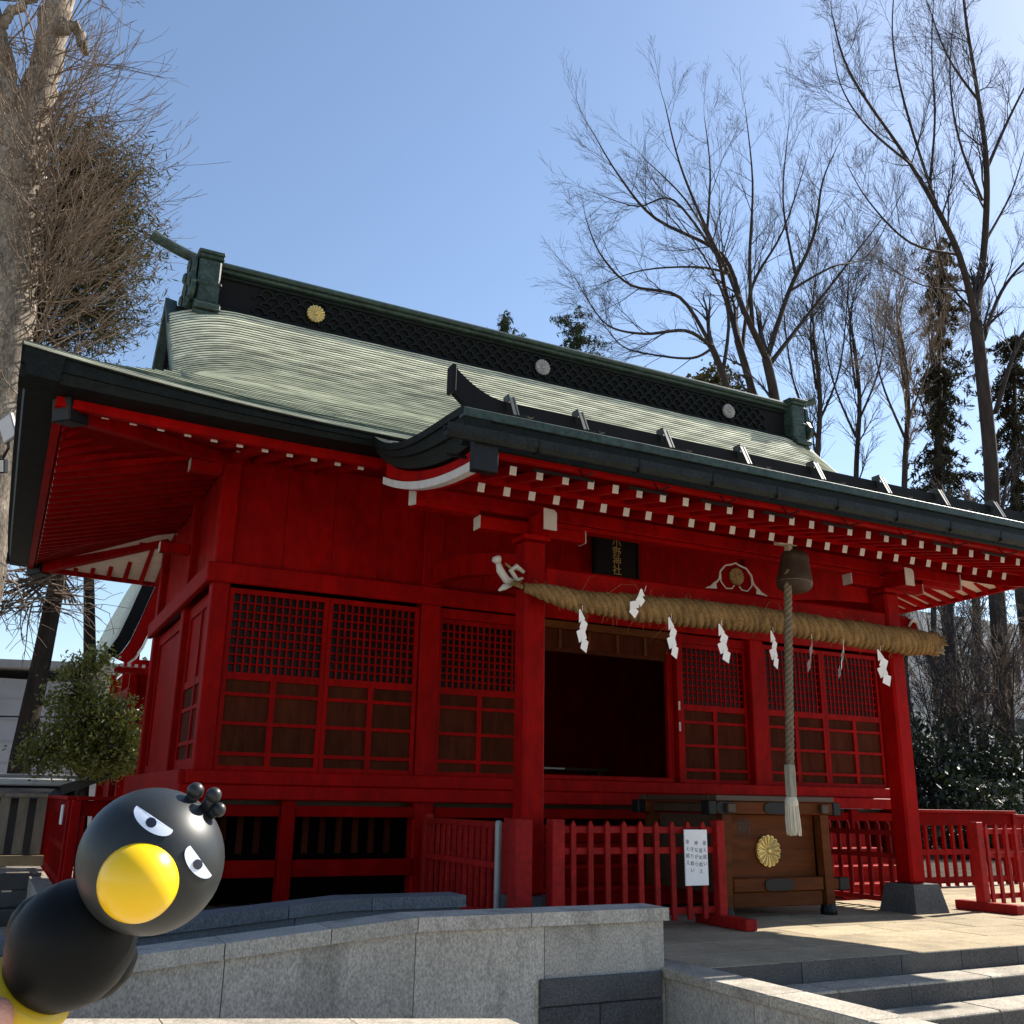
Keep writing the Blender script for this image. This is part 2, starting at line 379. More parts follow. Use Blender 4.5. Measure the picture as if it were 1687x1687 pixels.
# ------------------------------------------------------------------ granite ramp walls
def granite_wall(label, y0, y1, prof, zbot, joints, m, capm, capx, cap_over=.025, cap=.075, endx=None):
    """prof: [(x,ztop)] along X; slabs between joints, coping stones between capx"""
    w = thing('granite_wall', label, 'wall', (prof[-1][0], (y0+y1)/2, zbot))
    def zt(x):
        for (xa, za), (xb, zb) in zip(prof, prof[1:]):
            if xa <= x <= xb: return za+(zb-za)*(x-xa)/(xb-xa)
        return prof[-1][1] if x > prof[-1][0] else prof[0][1]
    for a, b in zip(joints, joints[1:]):
        xs = [a+.0025]+[p[0] for p in prof if a+.01 < p[0] < b-.01]+[b-.0025]
        poly = [(x, y0, zbot) for x in (xs[0], xs[-1])]+[(x, y0, zt(x)-cap-.004) for x in xs[::-1]]
        MB().prism(poly, (0, y1-y0, 0)).build('wall_slab', m, w, org=((a+b)/2, (y0+y1)/2, zbot))
    for a, b in zip(capx, capx[1:]):
        xs = [a+.003]+[p[0] for p in prof if a+.01 < p[0] < b-.01]+[b-.003]
        lo = [(x, y0-cap_over, zt(x)-cap) for x in xs]; hi = [(x, y0-cap_over, zt(x)) for x in xs[::-1]]
        MB().prism(lo+hi, (0, y1-y0+2*cap_over, 0)).build('coping_stone', capm, w, org=((a+b)/2, (y0+y1)/2, zt(a)))
    return w
granite_wall('speckled grey granite ramp wall in front, coping sloping down to the left', -4.08, -3.84,
             [(-9.5, -.12), (-3.84, .345), (-2.16, .345)], -.58, [-9.5, -7.8, -6.3, -4.86, -3.83, -3.02, -2.17], GRANITE, GRANITE,
             [-9.5, -8.2, -7.0, -5.9, -4.87, -4.32, -3.83, -3.12, -2.14])
granite_wall('blue-grey granite ramp wall behind, nearer to the red hall', -2.95, -2.72,
             [(-9.5, -.12), (-3.88, .345), (-3.04, .345)], -.58, [-9.5, -8, -6.5, -5.3, -4.2, -3.05], GRANITEB, GRANITEB,
             [-9.5, -8.4, -7.2, -6.1, -5.1, -4.25, -3.7, -3.02])
rp_ = MB(); rp_.prism([(-9.5, -3.84, -.58), (-1.96, -3.84, -.58), (-1.96, -3.84, -.006), (-3.9, -3.84, -.006), (-9.5, -3.84, -.45)], (0, .89, 0))
tag(rp_.build('ramp', GRANITED), kind='structure')
# cheek wall beside the steps
ck = thing('cheek_wall', 'low granite cheek wall with sunlit coping beside the stone steps', 'wall', (-2.07, -5, -.58))
ys = [-3.86, -4.9, -5.7, -6.6, -7.6]
for a, b in zip(ys, ys[1:]):
    MB().box(-2.17, -1.965, b+.003, a-.003, -.62, -.058).build('wall_slab', GRANITE, ck, org=(-2.07, (a+b)/2, -.58))
ys = [-3.86, -4.55, -5.05, -5.75, -6.5, -7.6]
for a, b in zip(ys, ys[1:]):
    MB().box(-2.20, -1.935, b+.003, a-.003, -.055, .003, 0, .006).build('coping_stone', STEPM, ck, org=(-2.07, (a+b)/2, -.03))
# dark stone slabs set against the ramp wall
dk = thing('dark_stone_block', 'dark stone slabs standing against the granite wall left of the steps', 'stone block', (-2.7, -4.1, -.58))
MB().box(-3.06, -2.21, -4.115, -4.083, -.16, -.015, 0, .006).build('slab', GRANITED, dk)
MB().box(-3.06, -2.66, -4.112, -4.083, -.58, -.165, 0, .006).build('slab', GRANITED, dk)
MB().box(-2.653, -2.21, -4.112, -4.083, -.58, -.165, 0, .006).build('slab', GRANITED, dk)
granite_wall('low granite wall along the bottom edge with a sunlit pale coping', -5.24, -5.02, [(-9.5, .42), (-3.72, -.008)], -.58, [-9.5, -8, -6.6, -5.2, -3.75], GRANITE, STEPM, [-9.5, -8.3, -7.1, -6.2, -5.3, -4.5, -3.72])

# ------------------------------------------------------------------ SHRINE HALL
hall = thing('shrine_hall', 'vermilion shrine hall with green copper roof, latticed doors and dark open doorway', 'shrine', (0, 0, 0))
XC = 4.43; YR = 1.73; YB = 3.9; EX = 6.29; EY = -1.85; VX = 5.0
zS, zN = 1.20, 2.92
def P_(name, mb, m, parent=None, smooth=False, org=None): return mb.build(name, m, parent or hall, org=org, smooth=smooth)
# posts
for x in (-4.35, -2.18, 2.18, 4.35):
    w = .085 if abs(x) > 4 else .11
    P_('post', MB().box(x-w, x+w, -.085, .085, 0, 4.3, 0, .012), RED, org=(x, 0, 0))
for x in (-4.35, 4.35):
    for y in (1.62, YB): P_('post', MB().box(x-.085, x+.085, y-.085, y+.085, 0, 4.3, 0, .012), RED, org=(x, y, 0))
# horizontal beams, butted between the posts, and the ones that wrap outside
P_('sill_beam', MB().box(-4.56, 4.56, -.19, -.09, .945, 1.075, 0, .01), RED, org=(0, -.1, 1))
P_('sill_beam', MB().box(-4.50, 4.50, -.14, -.088, 1.078, 1.20, 0, .008), RED, org=(0, -.1, 1.1))
P_('tie_beam', MB().box(-4.50, 4.50, -.135, -.088, 2.93, 3.12, 0, .01), RED, org=(0, -.1, 3))
P_('head_beam', MB().box(-4.9, 4.9, -.10, .10, 4.302, 4.42, 0, .01), RED, org=(0, 0, 4.3))
for s in (-1, 1):
    P_('side_tie_beam', MB().box(s*4.437 if s > 0 else -4.50, 4.50 if s > 0 else -4.437, -.085, YB+.1, 2.93, 3.12, 0, .01), RED, org=(s*4.46, 2, 3))
    P_('side_sill_beam', MB().box(s*4.437 if s > 0 else -4.56, 4.56 if s > 0 else -4.437, -.087, YB+.1, .945, 1.20, 0, .01), RED, org=(s*4.46, 2, 1))
    P_('side_head_beam', MB().box(min(s*4.25, s*4.45), max(s*4.25, s*4.45), .102, 4.6, 4.302, 4.42, 0, .01), RED, org=(s*4.35, 2, 4.3))
# upper wall boards: planks one by one
for (a, b) in ((-4.265, -2.29), (-2.07, 2.07), (2.29, 4.265)):
    n = max(2, round((b-a)/.5))
    for i in range(n):
        P_('wall_plank', MB().box(a+(b-a)*i/n+.002, a+(b-a)*(i+1)/n-.002, -.02, .02, 3.0, 4.3), RED, org=(a+(b-a)*(i+.5)/n, 0, 3.6))
for s in (-1, 1):
    for (a, b) in ((.085, 1.535), (1.705, YB-.085)):
        n = 3
        for i in range(n):
            P_('wall_plank', MB().box(s*4.33-.02, s*4.33+.02, a+(b-a)*i/n+.002, a+(b-a)*(i+1)/n-.002, 3.0, 4.3), RED, org=(s*4.33, a+(b-a)*(i+.5)/n, 3.6))
        # side bay: two framed boards below
        P_('side_frame', MB().box(s*4.33-.035, s*4.33+.035, a, b, 1.20, 1.32).box(s*4.33-.035, s*4.33+.035, a, b, 2.80, 2.93)
           .box(s*4.33-.035, s*4.33+.035, a, a+.10, 1.32, 2.80).box(s*4.33-.035, s*4.33+.035, b-.10, b, 1.32, 2.80), RED, org=(s*4.33, (a+b)/2, 2))
        if a < 1 and s < 0:
            mid = (a+b)/2
            for (c, d) in ((a+.10, mid-.03), (mid+.03, b-.10)):
                rows = [(1.32, 1.46), (1.50, 1.80), (1.84, 2.04)]
                for (z0, z1) in rows: P_('side_panel', MB().box(s*4.33-.012, s*4.33+.012, c+.012, d-.012, z0, z1), DKRED, org=(s*4.33, (c+d)/2, z0))
                P_('side_rail', MB().box(s*4.33-.03, s*4.33+.03, c, d, 1.46, 1.50).box(s*4.33-.03, s*4.33+.03, c, d, 1.80, 1.84).box(s*4.33-.03, s*4.33+.03, c, d, 2.04, 2.12), RED, org=(s*4.33, (c+d)/2, 1.8))
                P_('side_panel', MB().box(s*4.33-.012, s*4.33+.012, c, d, 2.12, 2.80), RED, org=(s*4.33, (c+d)/2, 2.4))
            P_('side_stile', MB().box(s*4.33-.033, s*4.33+.033, mid-.03, mid+.03, 1.32, 2.80), RED, org=(s*4.33, mid, 2))
        else:
            P_('side_panel', MB().box(s*4.33-.012, s*4.33+.012, a+.1, b-.1, 1.32, 2.80), RED, org=(s*4.33, (a+b)/2, 2))
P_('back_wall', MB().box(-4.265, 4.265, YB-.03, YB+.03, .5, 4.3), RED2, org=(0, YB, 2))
P_('floor', MB().box(-4.26, 4.26, .1, YB-.04, .88, .94), WOODD, org=(0, 2, .9))
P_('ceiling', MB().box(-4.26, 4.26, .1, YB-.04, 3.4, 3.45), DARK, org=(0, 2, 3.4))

# lattice doors
pan_cache = {}
def door(x0, x1, ztop=2.86, dy=0.0, narrow=False):
    cx = (x0+x1)/2; f = .045; y = -.03+dy
    zl0, zl1 = 2.10, ztop-.05
    d = P_('lattice_door', MB().box(x0, x0+f, y-.022, y+.022, zS, ztop).box(x1-f, x1, y-.022, y+.022, zS, ztop)
           .box(x0+f, x1-f, y-.022, y+.022, zl1, ztop).box(x0+f, x1-f, y-.022, y+.022, 2.03, zl0).box(x0+f, x1-f, y-.022, y+.022, zS, 1.245)
           .box(cx-.028, cx+.028, y-.021, y+.02, 1.245, 2.03)
           .box(x0+f, cx-.028, y-.021, y+.02, 1.335, 1.368).box(cx+.028, x1-f, y-.021, y+.02, 1.335, 1.368)
           .box(x0+f, cx-.028, y-.021, y+.02, 1.612, 1.645).box(cx+.028, x1-f, y-.021, y+.02, 1.612, 1.645)
           .box(x0+f, cx-.028, y-.021, y+.02, 1.880, 1.913).box(cx+.028, x1-f, y-.021, y+.02, 1.880, 1.913), RED, org=(cx, y, zS))
    lt = MB(); nx = 13; nz = 9; b = .0085
    for i in range(1, nx):
        x = x0+f+(x1-x0-2*f)*i/nx; lt.box(x-b, x+b, y-.016, y-.002, zl0, zl1)
    for k in range(1, nz):
        z = zl0+(zl1-zl0)*k/nz; lt.box(x0+f, x1-f, y-.002, y+.012, z-b, z+b)
    tag(lt.build('lattice', RED, d, org=(cx, y, 2.4)), kind='stuff')
    MB().box(x0+f, x1-f, y+.03, y+.036, zl0, zl1).build('pane', GLASS, d, org=(cx, y, 2.4))
    for (a, c) in ((x0+f, cx-.028), (cx+.028, x1-f)):
        for (z0, z1) in ((1.245, 1.335), (1.368, 1.612), (1.645, 1.880), (1.913, 2.03)):
            k = (round(c-a, 3), round(z1-z0, 3))
            if k not in pan_cache: pan_cache[k] = MB().box(-(c-a)/2, (c-a)/2, -.006, .006, -(z1-z0)/2, (z1-z0)/2).mesh('panel', DKRED)
            link('panel', pan_cache[k], d, ((a+c)/2, y+.008, (z0+z1)/2))
    return d
for s in (-1, 1):
    for a, b in ((2.30, 3.275), (3.275, 4.26)):
        door(min(s*a, s*b)+.002, max(s*a, s*b)-.002, 2.90)
    door(min(s*1.06, s*2.06), max(s*1.06, s*2.06), 2.82, .05)
    P_('jamb', MB().box(min(s*.965, s*1.055), max(s*.965, s*1.055), -.07, .06, zS, 2.93, 0, .006), RED, org=(s*1.0, 0, 2))
    P_('jamb', MB().box(min(s*.87, s*.96), max(s*.87, s*.96), .0, .06, zS, 2.70, 0, .006), RED, org=(s*.9, 0, 2))
for s in (-1, 1): P_('head_board', MB().box(min(s*1.06, s*2.07), max(s*1.06, s*2.07), -.01, .03, 2.825, 2.93), RED, org=(s*1.5, 0, 2.9))
# transom over the doorway
P_('transom_beam', MB().box(-.962, .962, -.06, .05, 2.84, 2.925, 0, .006), WOOD, org=(0, 0, 2.9))
for i in range(5):
    x0 = -.96+i*.384
    P_('transom_board', MB().box(x0+.02, x0+.364, .02, .04, 2.63, 2.838), DKRED, org=(x0, 0, 2.7))
    if i: P_('muntin', MB().box(x0-.018, x0+.018, .0, .05, 2.63, 2.838), WOOD, org=(x0, 0, 2.7))
P_('transom_rail', MB().box(-.86, .86, .0, .05, 2.585, 2.628), DKRED, org=(0, 0, 2.6))
P_('threshold', MB().box(-.86, .86, -.085, .12, 1.202, 1.25, 0, .006), RED, org=(0, 0, 1.2))
P_('door_plate', MB().box(.972, .995, -.076, -.071, 2.02, 2.12).box(.972, .995, -.076, -.071, 1.78, 1.88), WHITE, org=(.98, -.07, 1.9))
# things inside
mr = thing('round_mirror', 'dim round mirror inside the dark doorway', 'mirror', (.1, 3.2, 1.7))
MB().lathe([(.001, -.02), (.24, -.02), (.26, 0), (.24, .02), (.001, .02)], (.1, 3.2, 1.75), (0, -1, .1)).build('disc', GOLDB, mr, smooth=True)
MB().box(-.1, .3, 3.1, 3.3, .94, 1.48).build('stand', WOODD, mr)
tb = thing('offering_table', 'low dark offering table with white paper strips inside the doorway', 'table', (0, 2.0, .94))
MB().box(-1.2, 1.2, 1.8, 2.2, 1.36, 1.40).build('tabletop', WOODD, tb)
for x in (-1.1, 1.1): MB().box(x-.04, x+.04, 1.85, 2.15, .94, 1.357).build('leg', WOODD, tb)
for i, x in enumerate((-.75, -.2, .35)): MB().box(x-.17, x+.17, 1.79, 1.798, 1.375, 1.392).build('paper_strip', PAPER, tb)

# under-floor: posts, rails, dark slats
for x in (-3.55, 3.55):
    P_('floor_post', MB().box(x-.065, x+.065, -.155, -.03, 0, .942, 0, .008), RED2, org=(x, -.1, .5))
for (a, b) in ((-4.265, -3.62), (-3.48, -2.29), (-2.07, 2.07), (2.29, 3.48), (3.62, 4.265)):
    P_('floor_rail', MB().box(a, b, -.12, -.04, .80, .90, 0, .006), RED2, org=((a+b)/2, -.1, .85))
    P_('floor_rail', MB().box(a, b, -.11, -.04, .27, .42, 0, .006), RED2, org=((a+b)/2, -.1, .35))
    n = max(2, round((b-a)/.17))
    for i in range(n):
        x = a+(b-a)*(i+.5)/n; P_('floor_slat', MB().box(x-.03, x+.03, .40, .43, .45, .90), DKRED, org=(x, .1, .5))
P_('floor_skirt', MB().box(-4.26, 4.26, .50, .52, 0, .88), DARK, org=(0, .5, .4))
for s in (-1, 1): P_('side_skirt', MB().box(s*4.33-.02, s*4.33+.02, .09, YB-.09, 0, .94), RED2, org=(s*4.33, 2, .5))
# wooden entrance stair
stair = P_('entrance_stair', MB().box(-2.0, 2.0, -.36, -.195, .70, .74, 0, .005), RED)
for i, (y, z) in enumerate(((-.60, .53), (-.86, .35), (-1.12, .17))):
    MB().box(-2.0, 2.0, y-.02, y+.25, z, z+.04, 0, .005).build('tread', RED, stair, org=(0, y, z))
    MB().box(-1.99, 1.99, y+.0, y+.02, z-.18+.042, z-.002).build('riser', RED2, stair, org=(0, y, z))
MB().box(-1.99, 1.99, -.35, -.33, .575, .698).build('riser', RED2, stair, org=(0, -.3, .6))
for s in (-1, 1): MB().prism([(s*2.01, -1.16, 0), (s*2.01, -.195, 0), (s*2.01, -.195, .80), (s*2.01, -.36, .80), (s*2.01, -1.16, .25)], (s*.05, 0, 0)).build('stringer', RED, stair, org=(s*2, -.7, .3))

sst = P_('side_stair', MB().box(2.36, 3.45, -.40, -.195, .66, .70, 0, .005), RED, org=(2.9, -.3, .7))
for i, (y, z) in enumerate(((-.62, .47), (-.84, .29), (-1.06, .12))):
    MB().box(2.36, 3.45, y-.02, y+.22, z, z+.04, 0, .005).build('tread', RED, sst, org=(2.9, y, z)); MB().box(2.37, 3.44, y, y+.02, z-.14, z-.002).build('riser', RED, sst, org=(2.9, y, z))
MB().box(2.37, 3.44, -.39, -.37, .51, .658).build('riser', RED, sst, org=(2.9, -.4, .6))
# ------------------------------------------------------------------ MAIN ROOF
def prof(d): return 4.03+.43*d+.101*d*d
def lift(dist, d): 
    c = max(0., 1-dist/3.0); return .19*c*c*max(0., 1-d/2.2)
def zroof(X, d, gable=False):
    z = prof(d)+lift(EX-abs(X), d)
    if d > 1.29:
        t = min(1, max(0, (abs(X)-4.2)/.8)); k = min(1, (d-1.29)/.5); z -= .22*t*t*k
    return z
DR = 3.30; NROW = 62
roof = P_('roof', MB().box(-4.9, 4.9, YR-.2, YR+.2, 6.1, 6.5), COPPERD, org=(0, YR, 4.5))
ds = [1.29*i/15 for i in range(15)]+[1.29+(DR-1.29)*i/36 for i in range(37)]; NROW = len(ds)-1; NX = 72
for sgn in (1, -1):
    cov = MB()
    for i in range(NROW):
        d0, d1 = ds[i], ds[i+1]; lo = []; hi = []; hi0 = []; md = []; lp = []
        for j in range(NX+1):
            t = -1+2*j/NX; t = math.copysign(1-(1-abs(t))**1.35, t)
            e0 = EX-d0 if d0 < 1.29 else VX; e1 = EX-d1 if d0 < 1.29 else VX
            Xa, Xb = t*e0, t*e1
            za = zroof(Xa, d0); zb = zroof(Xb, d1)
            ya = EY+d0 if sgn > 0 else 2*YR-EY-d0; yb = EY+d1 if sgn > 0 else 2*YR-EY-d1
            wob = .0018*math.sin(Xa*3.1+i*1.7)+.0016*math.sin(Xa*11.3+i*5.1)
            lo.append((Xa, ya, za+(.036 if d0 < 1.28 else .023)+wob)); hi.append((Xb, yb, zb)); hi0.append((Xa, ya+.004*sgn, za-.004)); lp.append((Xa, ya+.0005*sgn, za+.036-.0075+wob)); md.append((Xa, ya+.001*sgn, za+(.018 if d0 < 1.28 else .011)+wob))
        cov.grid([hi0, md], m=1, flip=(sgn < 0))  # dark foot of each course: shadow gap painted in as darker copper
        if d0 < 1.28: cov.grid([md, lp], flip=(sgn < 0)); cov.grid([lp, lo], m=1, flip=(sgn < 0)); cov.grid([lo, hi], flip=(sgn < 0))  # lower courses also get a dark lip, painted overlap shadow
        else: cov.grid([md, lo, hi], flip=(sgn < 0))
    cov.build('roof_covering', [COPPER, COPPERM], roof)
NY = 40
for sgn in (-1, 1):
    nr = 18; hipm = MB()
    for i in range(nr):
        d0, d1 = 1.62*i/nr, 1.62*(i+1)/nr; lo = []; hi = []; hi0 = []
        for j in range(NY+1):
            t = -1+2*j/NY; h0 = 3.58-d0-(.5 if d0 >= 1.29 else 0); h1 = 3.58-d1-(.5 if d0 >= 1.29 else 0)
            ya, yb = YR+t*h0, YR+t*h1
            za = prof(d0)+lift(3.58-abs(ya-YR), d0); zb = prof(d1)+lift(3.58-abs(yb-YR), d1)
            lo.append((sgn*(EX-d0), ya, za+.017)); hi.append((sgn*(EX-d1), yb, zb)); hi0.append((sgn*(EX-d0), ya, za-.004))
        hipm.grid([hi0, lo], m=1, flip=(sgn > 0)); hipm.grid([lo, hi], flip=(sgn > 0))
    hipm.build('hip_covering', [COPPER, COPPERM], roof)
# verge rims and gable walls
for sgn in (-1, 1):
    vb = MB(); bl = MB()
    for half in (1, -1):
        top = []; bot = []; inn = []; tin = []
        for k in range(25):
            d = 1.0+(3.58-1.0)*k/24; y = EY+d if half > 0 else 2*YR-EY-d
            z = zroof(VX, d)
            top.append((sgn*(VX+.012), y, z+.03)); bot.append((sgn*(VX+.005), y, z-.10)); inn.append((sgn*(VX-.12), y, z-.12)); tin.append((sgn*(VX-.12), y, z+.01))
        vb.grid([tin, top, bot, inn], flip=(sgn*half > 0))
        # bargeboard below the rim
        b0 = [(sgn*(VX-.08), p[1], p[2]-.0) for p in inn]; b1 = [(sgn*(VX-.08), p[1], p[2]-.30) for p in inn]; b2 = [(sgn*(VX-.13), p[1], p[2]-.30) for p in inn]; b3 = [(sgn*(VX-.13), p[1], p[2]) for p in inn]
        bl.grid([b0, b1, b2, b3], flip=(sgn*half > 0))
    vb.build('verge_rim', COPPERM, roof, smooth=False); bl.build('bargeboard', BLACKP, roof)
    gw = [(sgn*4.62, EY+d, zroof(4.62, d)-.06) for d in np.linspace(1.3, 3.58, 12)]+[(sgn*4.62, 2*YR-EY-d, zroof(4.62, d)-.06) for d in np.linspace(3.58, 1.3, 12)]
    MB().prism(gw, (-sgn*.05, 0, 0)).build('gable_wall', BLACKP, roof)
# eave fascia (front/back and the two sides), a deep stack of dark layers
def sweep(parent, name, material, pts_fn, us, prof_fn, flip=False, smooth=False):
    rows = None; secs = [prof_fn(u) for u in us]; K = len(secs[0])
    m_ = MB(); m_.grid([[s[k] for s in secs] for k in range(K)], flip=flip)
    n = len(us)
    for e in (0, -1): m_.add([secs[e][k] for k in range(K)], [tuple(range(K)) if (e == 0) != flip else tuple(range(K))[::-1]])
    return m_.build(name, material, parent, smooth=smooth)
def fth(dist): c = max(0, 1-dist/3.0); return .125+.13*c*c
for sgn in (1, -1):
    yy = lambda d: EY+d if sgn > 0 else 2*YR-EY-d
    def sec(x):
        ds_ = EX-abs(x); z = 4.03+lift(ds_, 0)+.012; t = fth(ds_); k = max(-1, min(1, x/EX)); ins = lambda q: math.copysign(max(0, abs(x)-(0 if abs(x) < 5.9 else q)), x)
        return [(x, yy(0.05), z+.0), (x, yy(-.012), z+.006), (x, yy(-.008), z-.035), (x, yy(.012), z-.040), (x, yy(.012), z-t*.62), (x, yy(.03), z-t*.64), (x, yy(.05), z-t), (x, yy(.28), z-t-.012), (x, yy(.30), z-.05), (x, yy(.05), z+.0)]
    us = list(np.linspace(-EX, EX, 61)); sweep(roof, 'eave_fascia', COPPERD, None, us, sec, flip=(sgn < 0))
    def sec1(x):
        z = 4.03+lift(EX-abs(x), 0)+.012
        return [(x, yy(.035), z+.030), (x, yy(-.020), z-.004), (x, yy(-.020), z-.022), (x, yy(.035), z-.022)]
    sweep(roof, 'eave_edge', COPPER, None, us, sec1, flip=(sgn < 0))
    def sec2(x):
        ds_ = EX-abs(x); z = 4.03+lift(ds_, 0)+.012-fth(ds_)
        return [(x*.955, yy(.285), z+.02), (x*.955, yy(.275), z-.10), (x*.955, yy(.34), z-.10), (x*.955, yy(.345), z+.02)]
    sweep(roof, 'eave_board', RED, None, us, sec2, flip=(sgn < 0))
for sgn in (-1, 1):
    xx = lambda d: sgn*(EX-d)
    def sec(y):
        ds_ = 3.58-abs(y-YR); z = 4.03+lift(ds_, 0)+.0125; t = fth(ds_)
        return [(xx(0.05), y, z+.0), (xx(-.012), y, z+.006), (xx(-.008), y, z-.035), (xx(.012), y, z-.040), (xx(.012), y, z-t*.62), (xx(.03), y, z-t*.64), (xx(.05), y, z-t), (xx(.28), y, z-t-.012), (xx(.30), y, z-.05), (xx(.05), y, z+.0)]
    us = list(np.linspace(EY-.005, 2*YR-EY+.005, 41)); sweep(roof, 'eave_fascia', COPPERD, None, us, sec, flip=(sgn > 0))
    def sec2(y):
        ds_ = 3.58-abs(y-YR); z = 4.03+lift(ds_, 0)+.012-fth(ds_); yq = YR+(y-YR)*.92
        return [(xx(.285), yq, z+.02), (xx(.275), yq, z-.101), (xx(.34), yq, z-.101), (xx(.345), yq, z+.02)]
    sweep(roof, 'eave_board', RED, None, us, sec2, flip=(sgn > 0))
# soffits
def soff(d, dist): return 3.832+.26*(d-.36)+lift(dist, 0)*.55*max(0, 1-d/1.9)*1.2
def soffit_front(sgn, m, nm):
    rows = []
    for d in np.linspace(.30, 1.95, 8):
        xm = EX-d-.0
        rows.append([(x*xm, EY+d if sgn > 0 else 2*YR-EY-d, soff(d, EX-abs(x*xm))+.037) for x in np.linspace(-1, 1, 49)])
    MB().grid(rows, flip=(sgn > 0)).build(nm, m, roof)
def soffit_side(sgn, m, nm):
    rows = []
    for d in np.linspace(.30, 1.95, 8):
        ym = 3.58-d
        rows.append([(sgn*(EX-d), YR+t*ym, soff(d, 3.58-abs(t*ym))+.037) for t in np.linspace(-1, 1, 33)])
    MB().grid(rows, flip=(sgn > 0)).build(nm, m, roof)
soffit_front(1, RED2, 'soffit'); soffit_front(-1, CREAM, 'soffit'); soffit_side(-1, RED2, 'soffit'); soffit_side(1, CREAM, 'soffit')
# rafters with white painted ends
def rafter_mesh(L, w=.055, h=.07, dz=0.0):
    return MB().beam((0, 0, 0), (0, L, dz), w, h, 0, 0, 1).mesh('rafter', [RED, WHITE])
raf = rafter_mesh(1.55, dz=.40)
for sgn in (1, -1):
    x = -5.64
    while x < 5.7:
        if not (sgn > 0 and abs(x) < 3.3):
            d0 = .36; maxd = EX-abs(x)-.12
            if maxd > .5:
                o = link('rafter', raf, hall, (x, EY+d0 if sgn > 0 else 2*YR-EY-d0, soff(d0, EX-abs(x))+.0))
                if sgn < 0: o.rotation_euler = (0, 0, math.pi)
                if maxd < 1.8: o.scale = (1, max(.2, (maxd-d0)/1.55), max(.2, (maxd-d0)/1.55)) if False else (1, max(.2, (maxd-d0)/1.55), 1)
        x += .215
for sgn in (-1, 1):
    y = -1.25
    while y < 4.75:
        d0 = .36; maxd = 3.58-abs(y-YR)-.12
        if maxd > .5:
            o = link('rafter', raf, hall, (sgn*(EX-d0), y, soff(d0, 3.58-abs(y-YR))))
            o.rotation_euler = (0, 0, R(-90) if sgn < 0 else R(90)); o.scale = (1, max(.2, min(1, (maxd-d0)/1.55)), 1)
        y += .215
# hip rafters with black metal caps
for sx_ in (-1, 1):
    for sy_ in (1, -1):
        c0 = np.array([sx_*(EX-.36), EY+.36 if sy_ > 0 else 2*YR-EY-.36, 3.875]); c1 = np.array([sx_*4.4, 0.04 if sy_ > 0 else YB-.2, 4.22])
        h = P_('hip_rafter', MB().beam(c0, c1, .12, .15, 0, .008), RED, org=tuple(c0))
        dd = (c0-c1)/np.linalg.norm(c0-c1)
        MB().beam(c0+dd*.06, c0-dd*.16, .18, .20, 0, .012).build('metal_cap', BLACK, h, org=tuple(c0))
# corner post bracket ends
for s in (-1, 1):
    b = P_('bracket', MB().box(s*4.33-.07, s*4.33+.07, -.45, -.087, 4.13, 4.245, 0, .005), RED, org=(s*4.33, -.3, 4.2))
    MB().box(s*4.33-.072, s*4.33+.072, -.458, -.451, 4.128, 4.245).build('white_end', WHITE, b, org=(s*4.33, -.45, 4.2))
    b = P_('bracket', MB().box(s*4.33-.11, s*4.33+.11, -.5, -.087, 4.25, 4.295, 0, .004), RED, org=(s*4.33, -.3, 4.27))
    MB().box(s*4.33-.112, s*4.33+.112, -.507, -.501, 4.248, 4.296).build('white_end', WHITE, b, org=(s*4.33, -.5, 4.27))
    for (y, z) in ((1.62, 4.15), (1.62, 3.55), (3.9, 4.15), (.0, 4.02)):
        b = P_('bracket', MB().box(min(s*4.44, s*4.75), max(s*4.44, s*4.75), y-.06, y+.06, z, z+.11, 0, .005), RED, org=(s*4.6, y, z))
        MB().box(min(s*4.752, s*4.758), max(s*4.752, s*4.758), y-.062, y+.062, z-.002, z+.112).build('white_end', WHITE, b, org=(s*4.75, y, z))

# ------------------------------------------------------------------ RIDGE
ridge = P_('ridge', MB().box(-4.45, 4.45, YR-.16, YR+.16, 6.50, 7.06), BLACKP, org=(0, YR, 6.5))
for (w, z0, z1, m, nm) in ((.33, 6.46, 6.53, COPPERD, 'ridge_moulding'), (.27, 6.532, 6.58, COPPERD, 'ridge_moulding'), (.215, 6.582, 6.62, COPPERD, 'ridge_moulding'),
                       (.20, 7.0, 7.04, COPPERD, 'ridge_moulding'), (.24, 7.062, 7.10, COPPERM, 'ridge_cap'), (.29, 7.102, 7.15, COPPERM, 'ridge_cap'), (.22, 7.152, 7.20, COPPERM, 'ridge_cap')):
    MB().box(-4.5, 4.5, YR-w, YR+w, z0, z1, 0, .012).build(nm, m, ridge, org=(0, YR, z0))
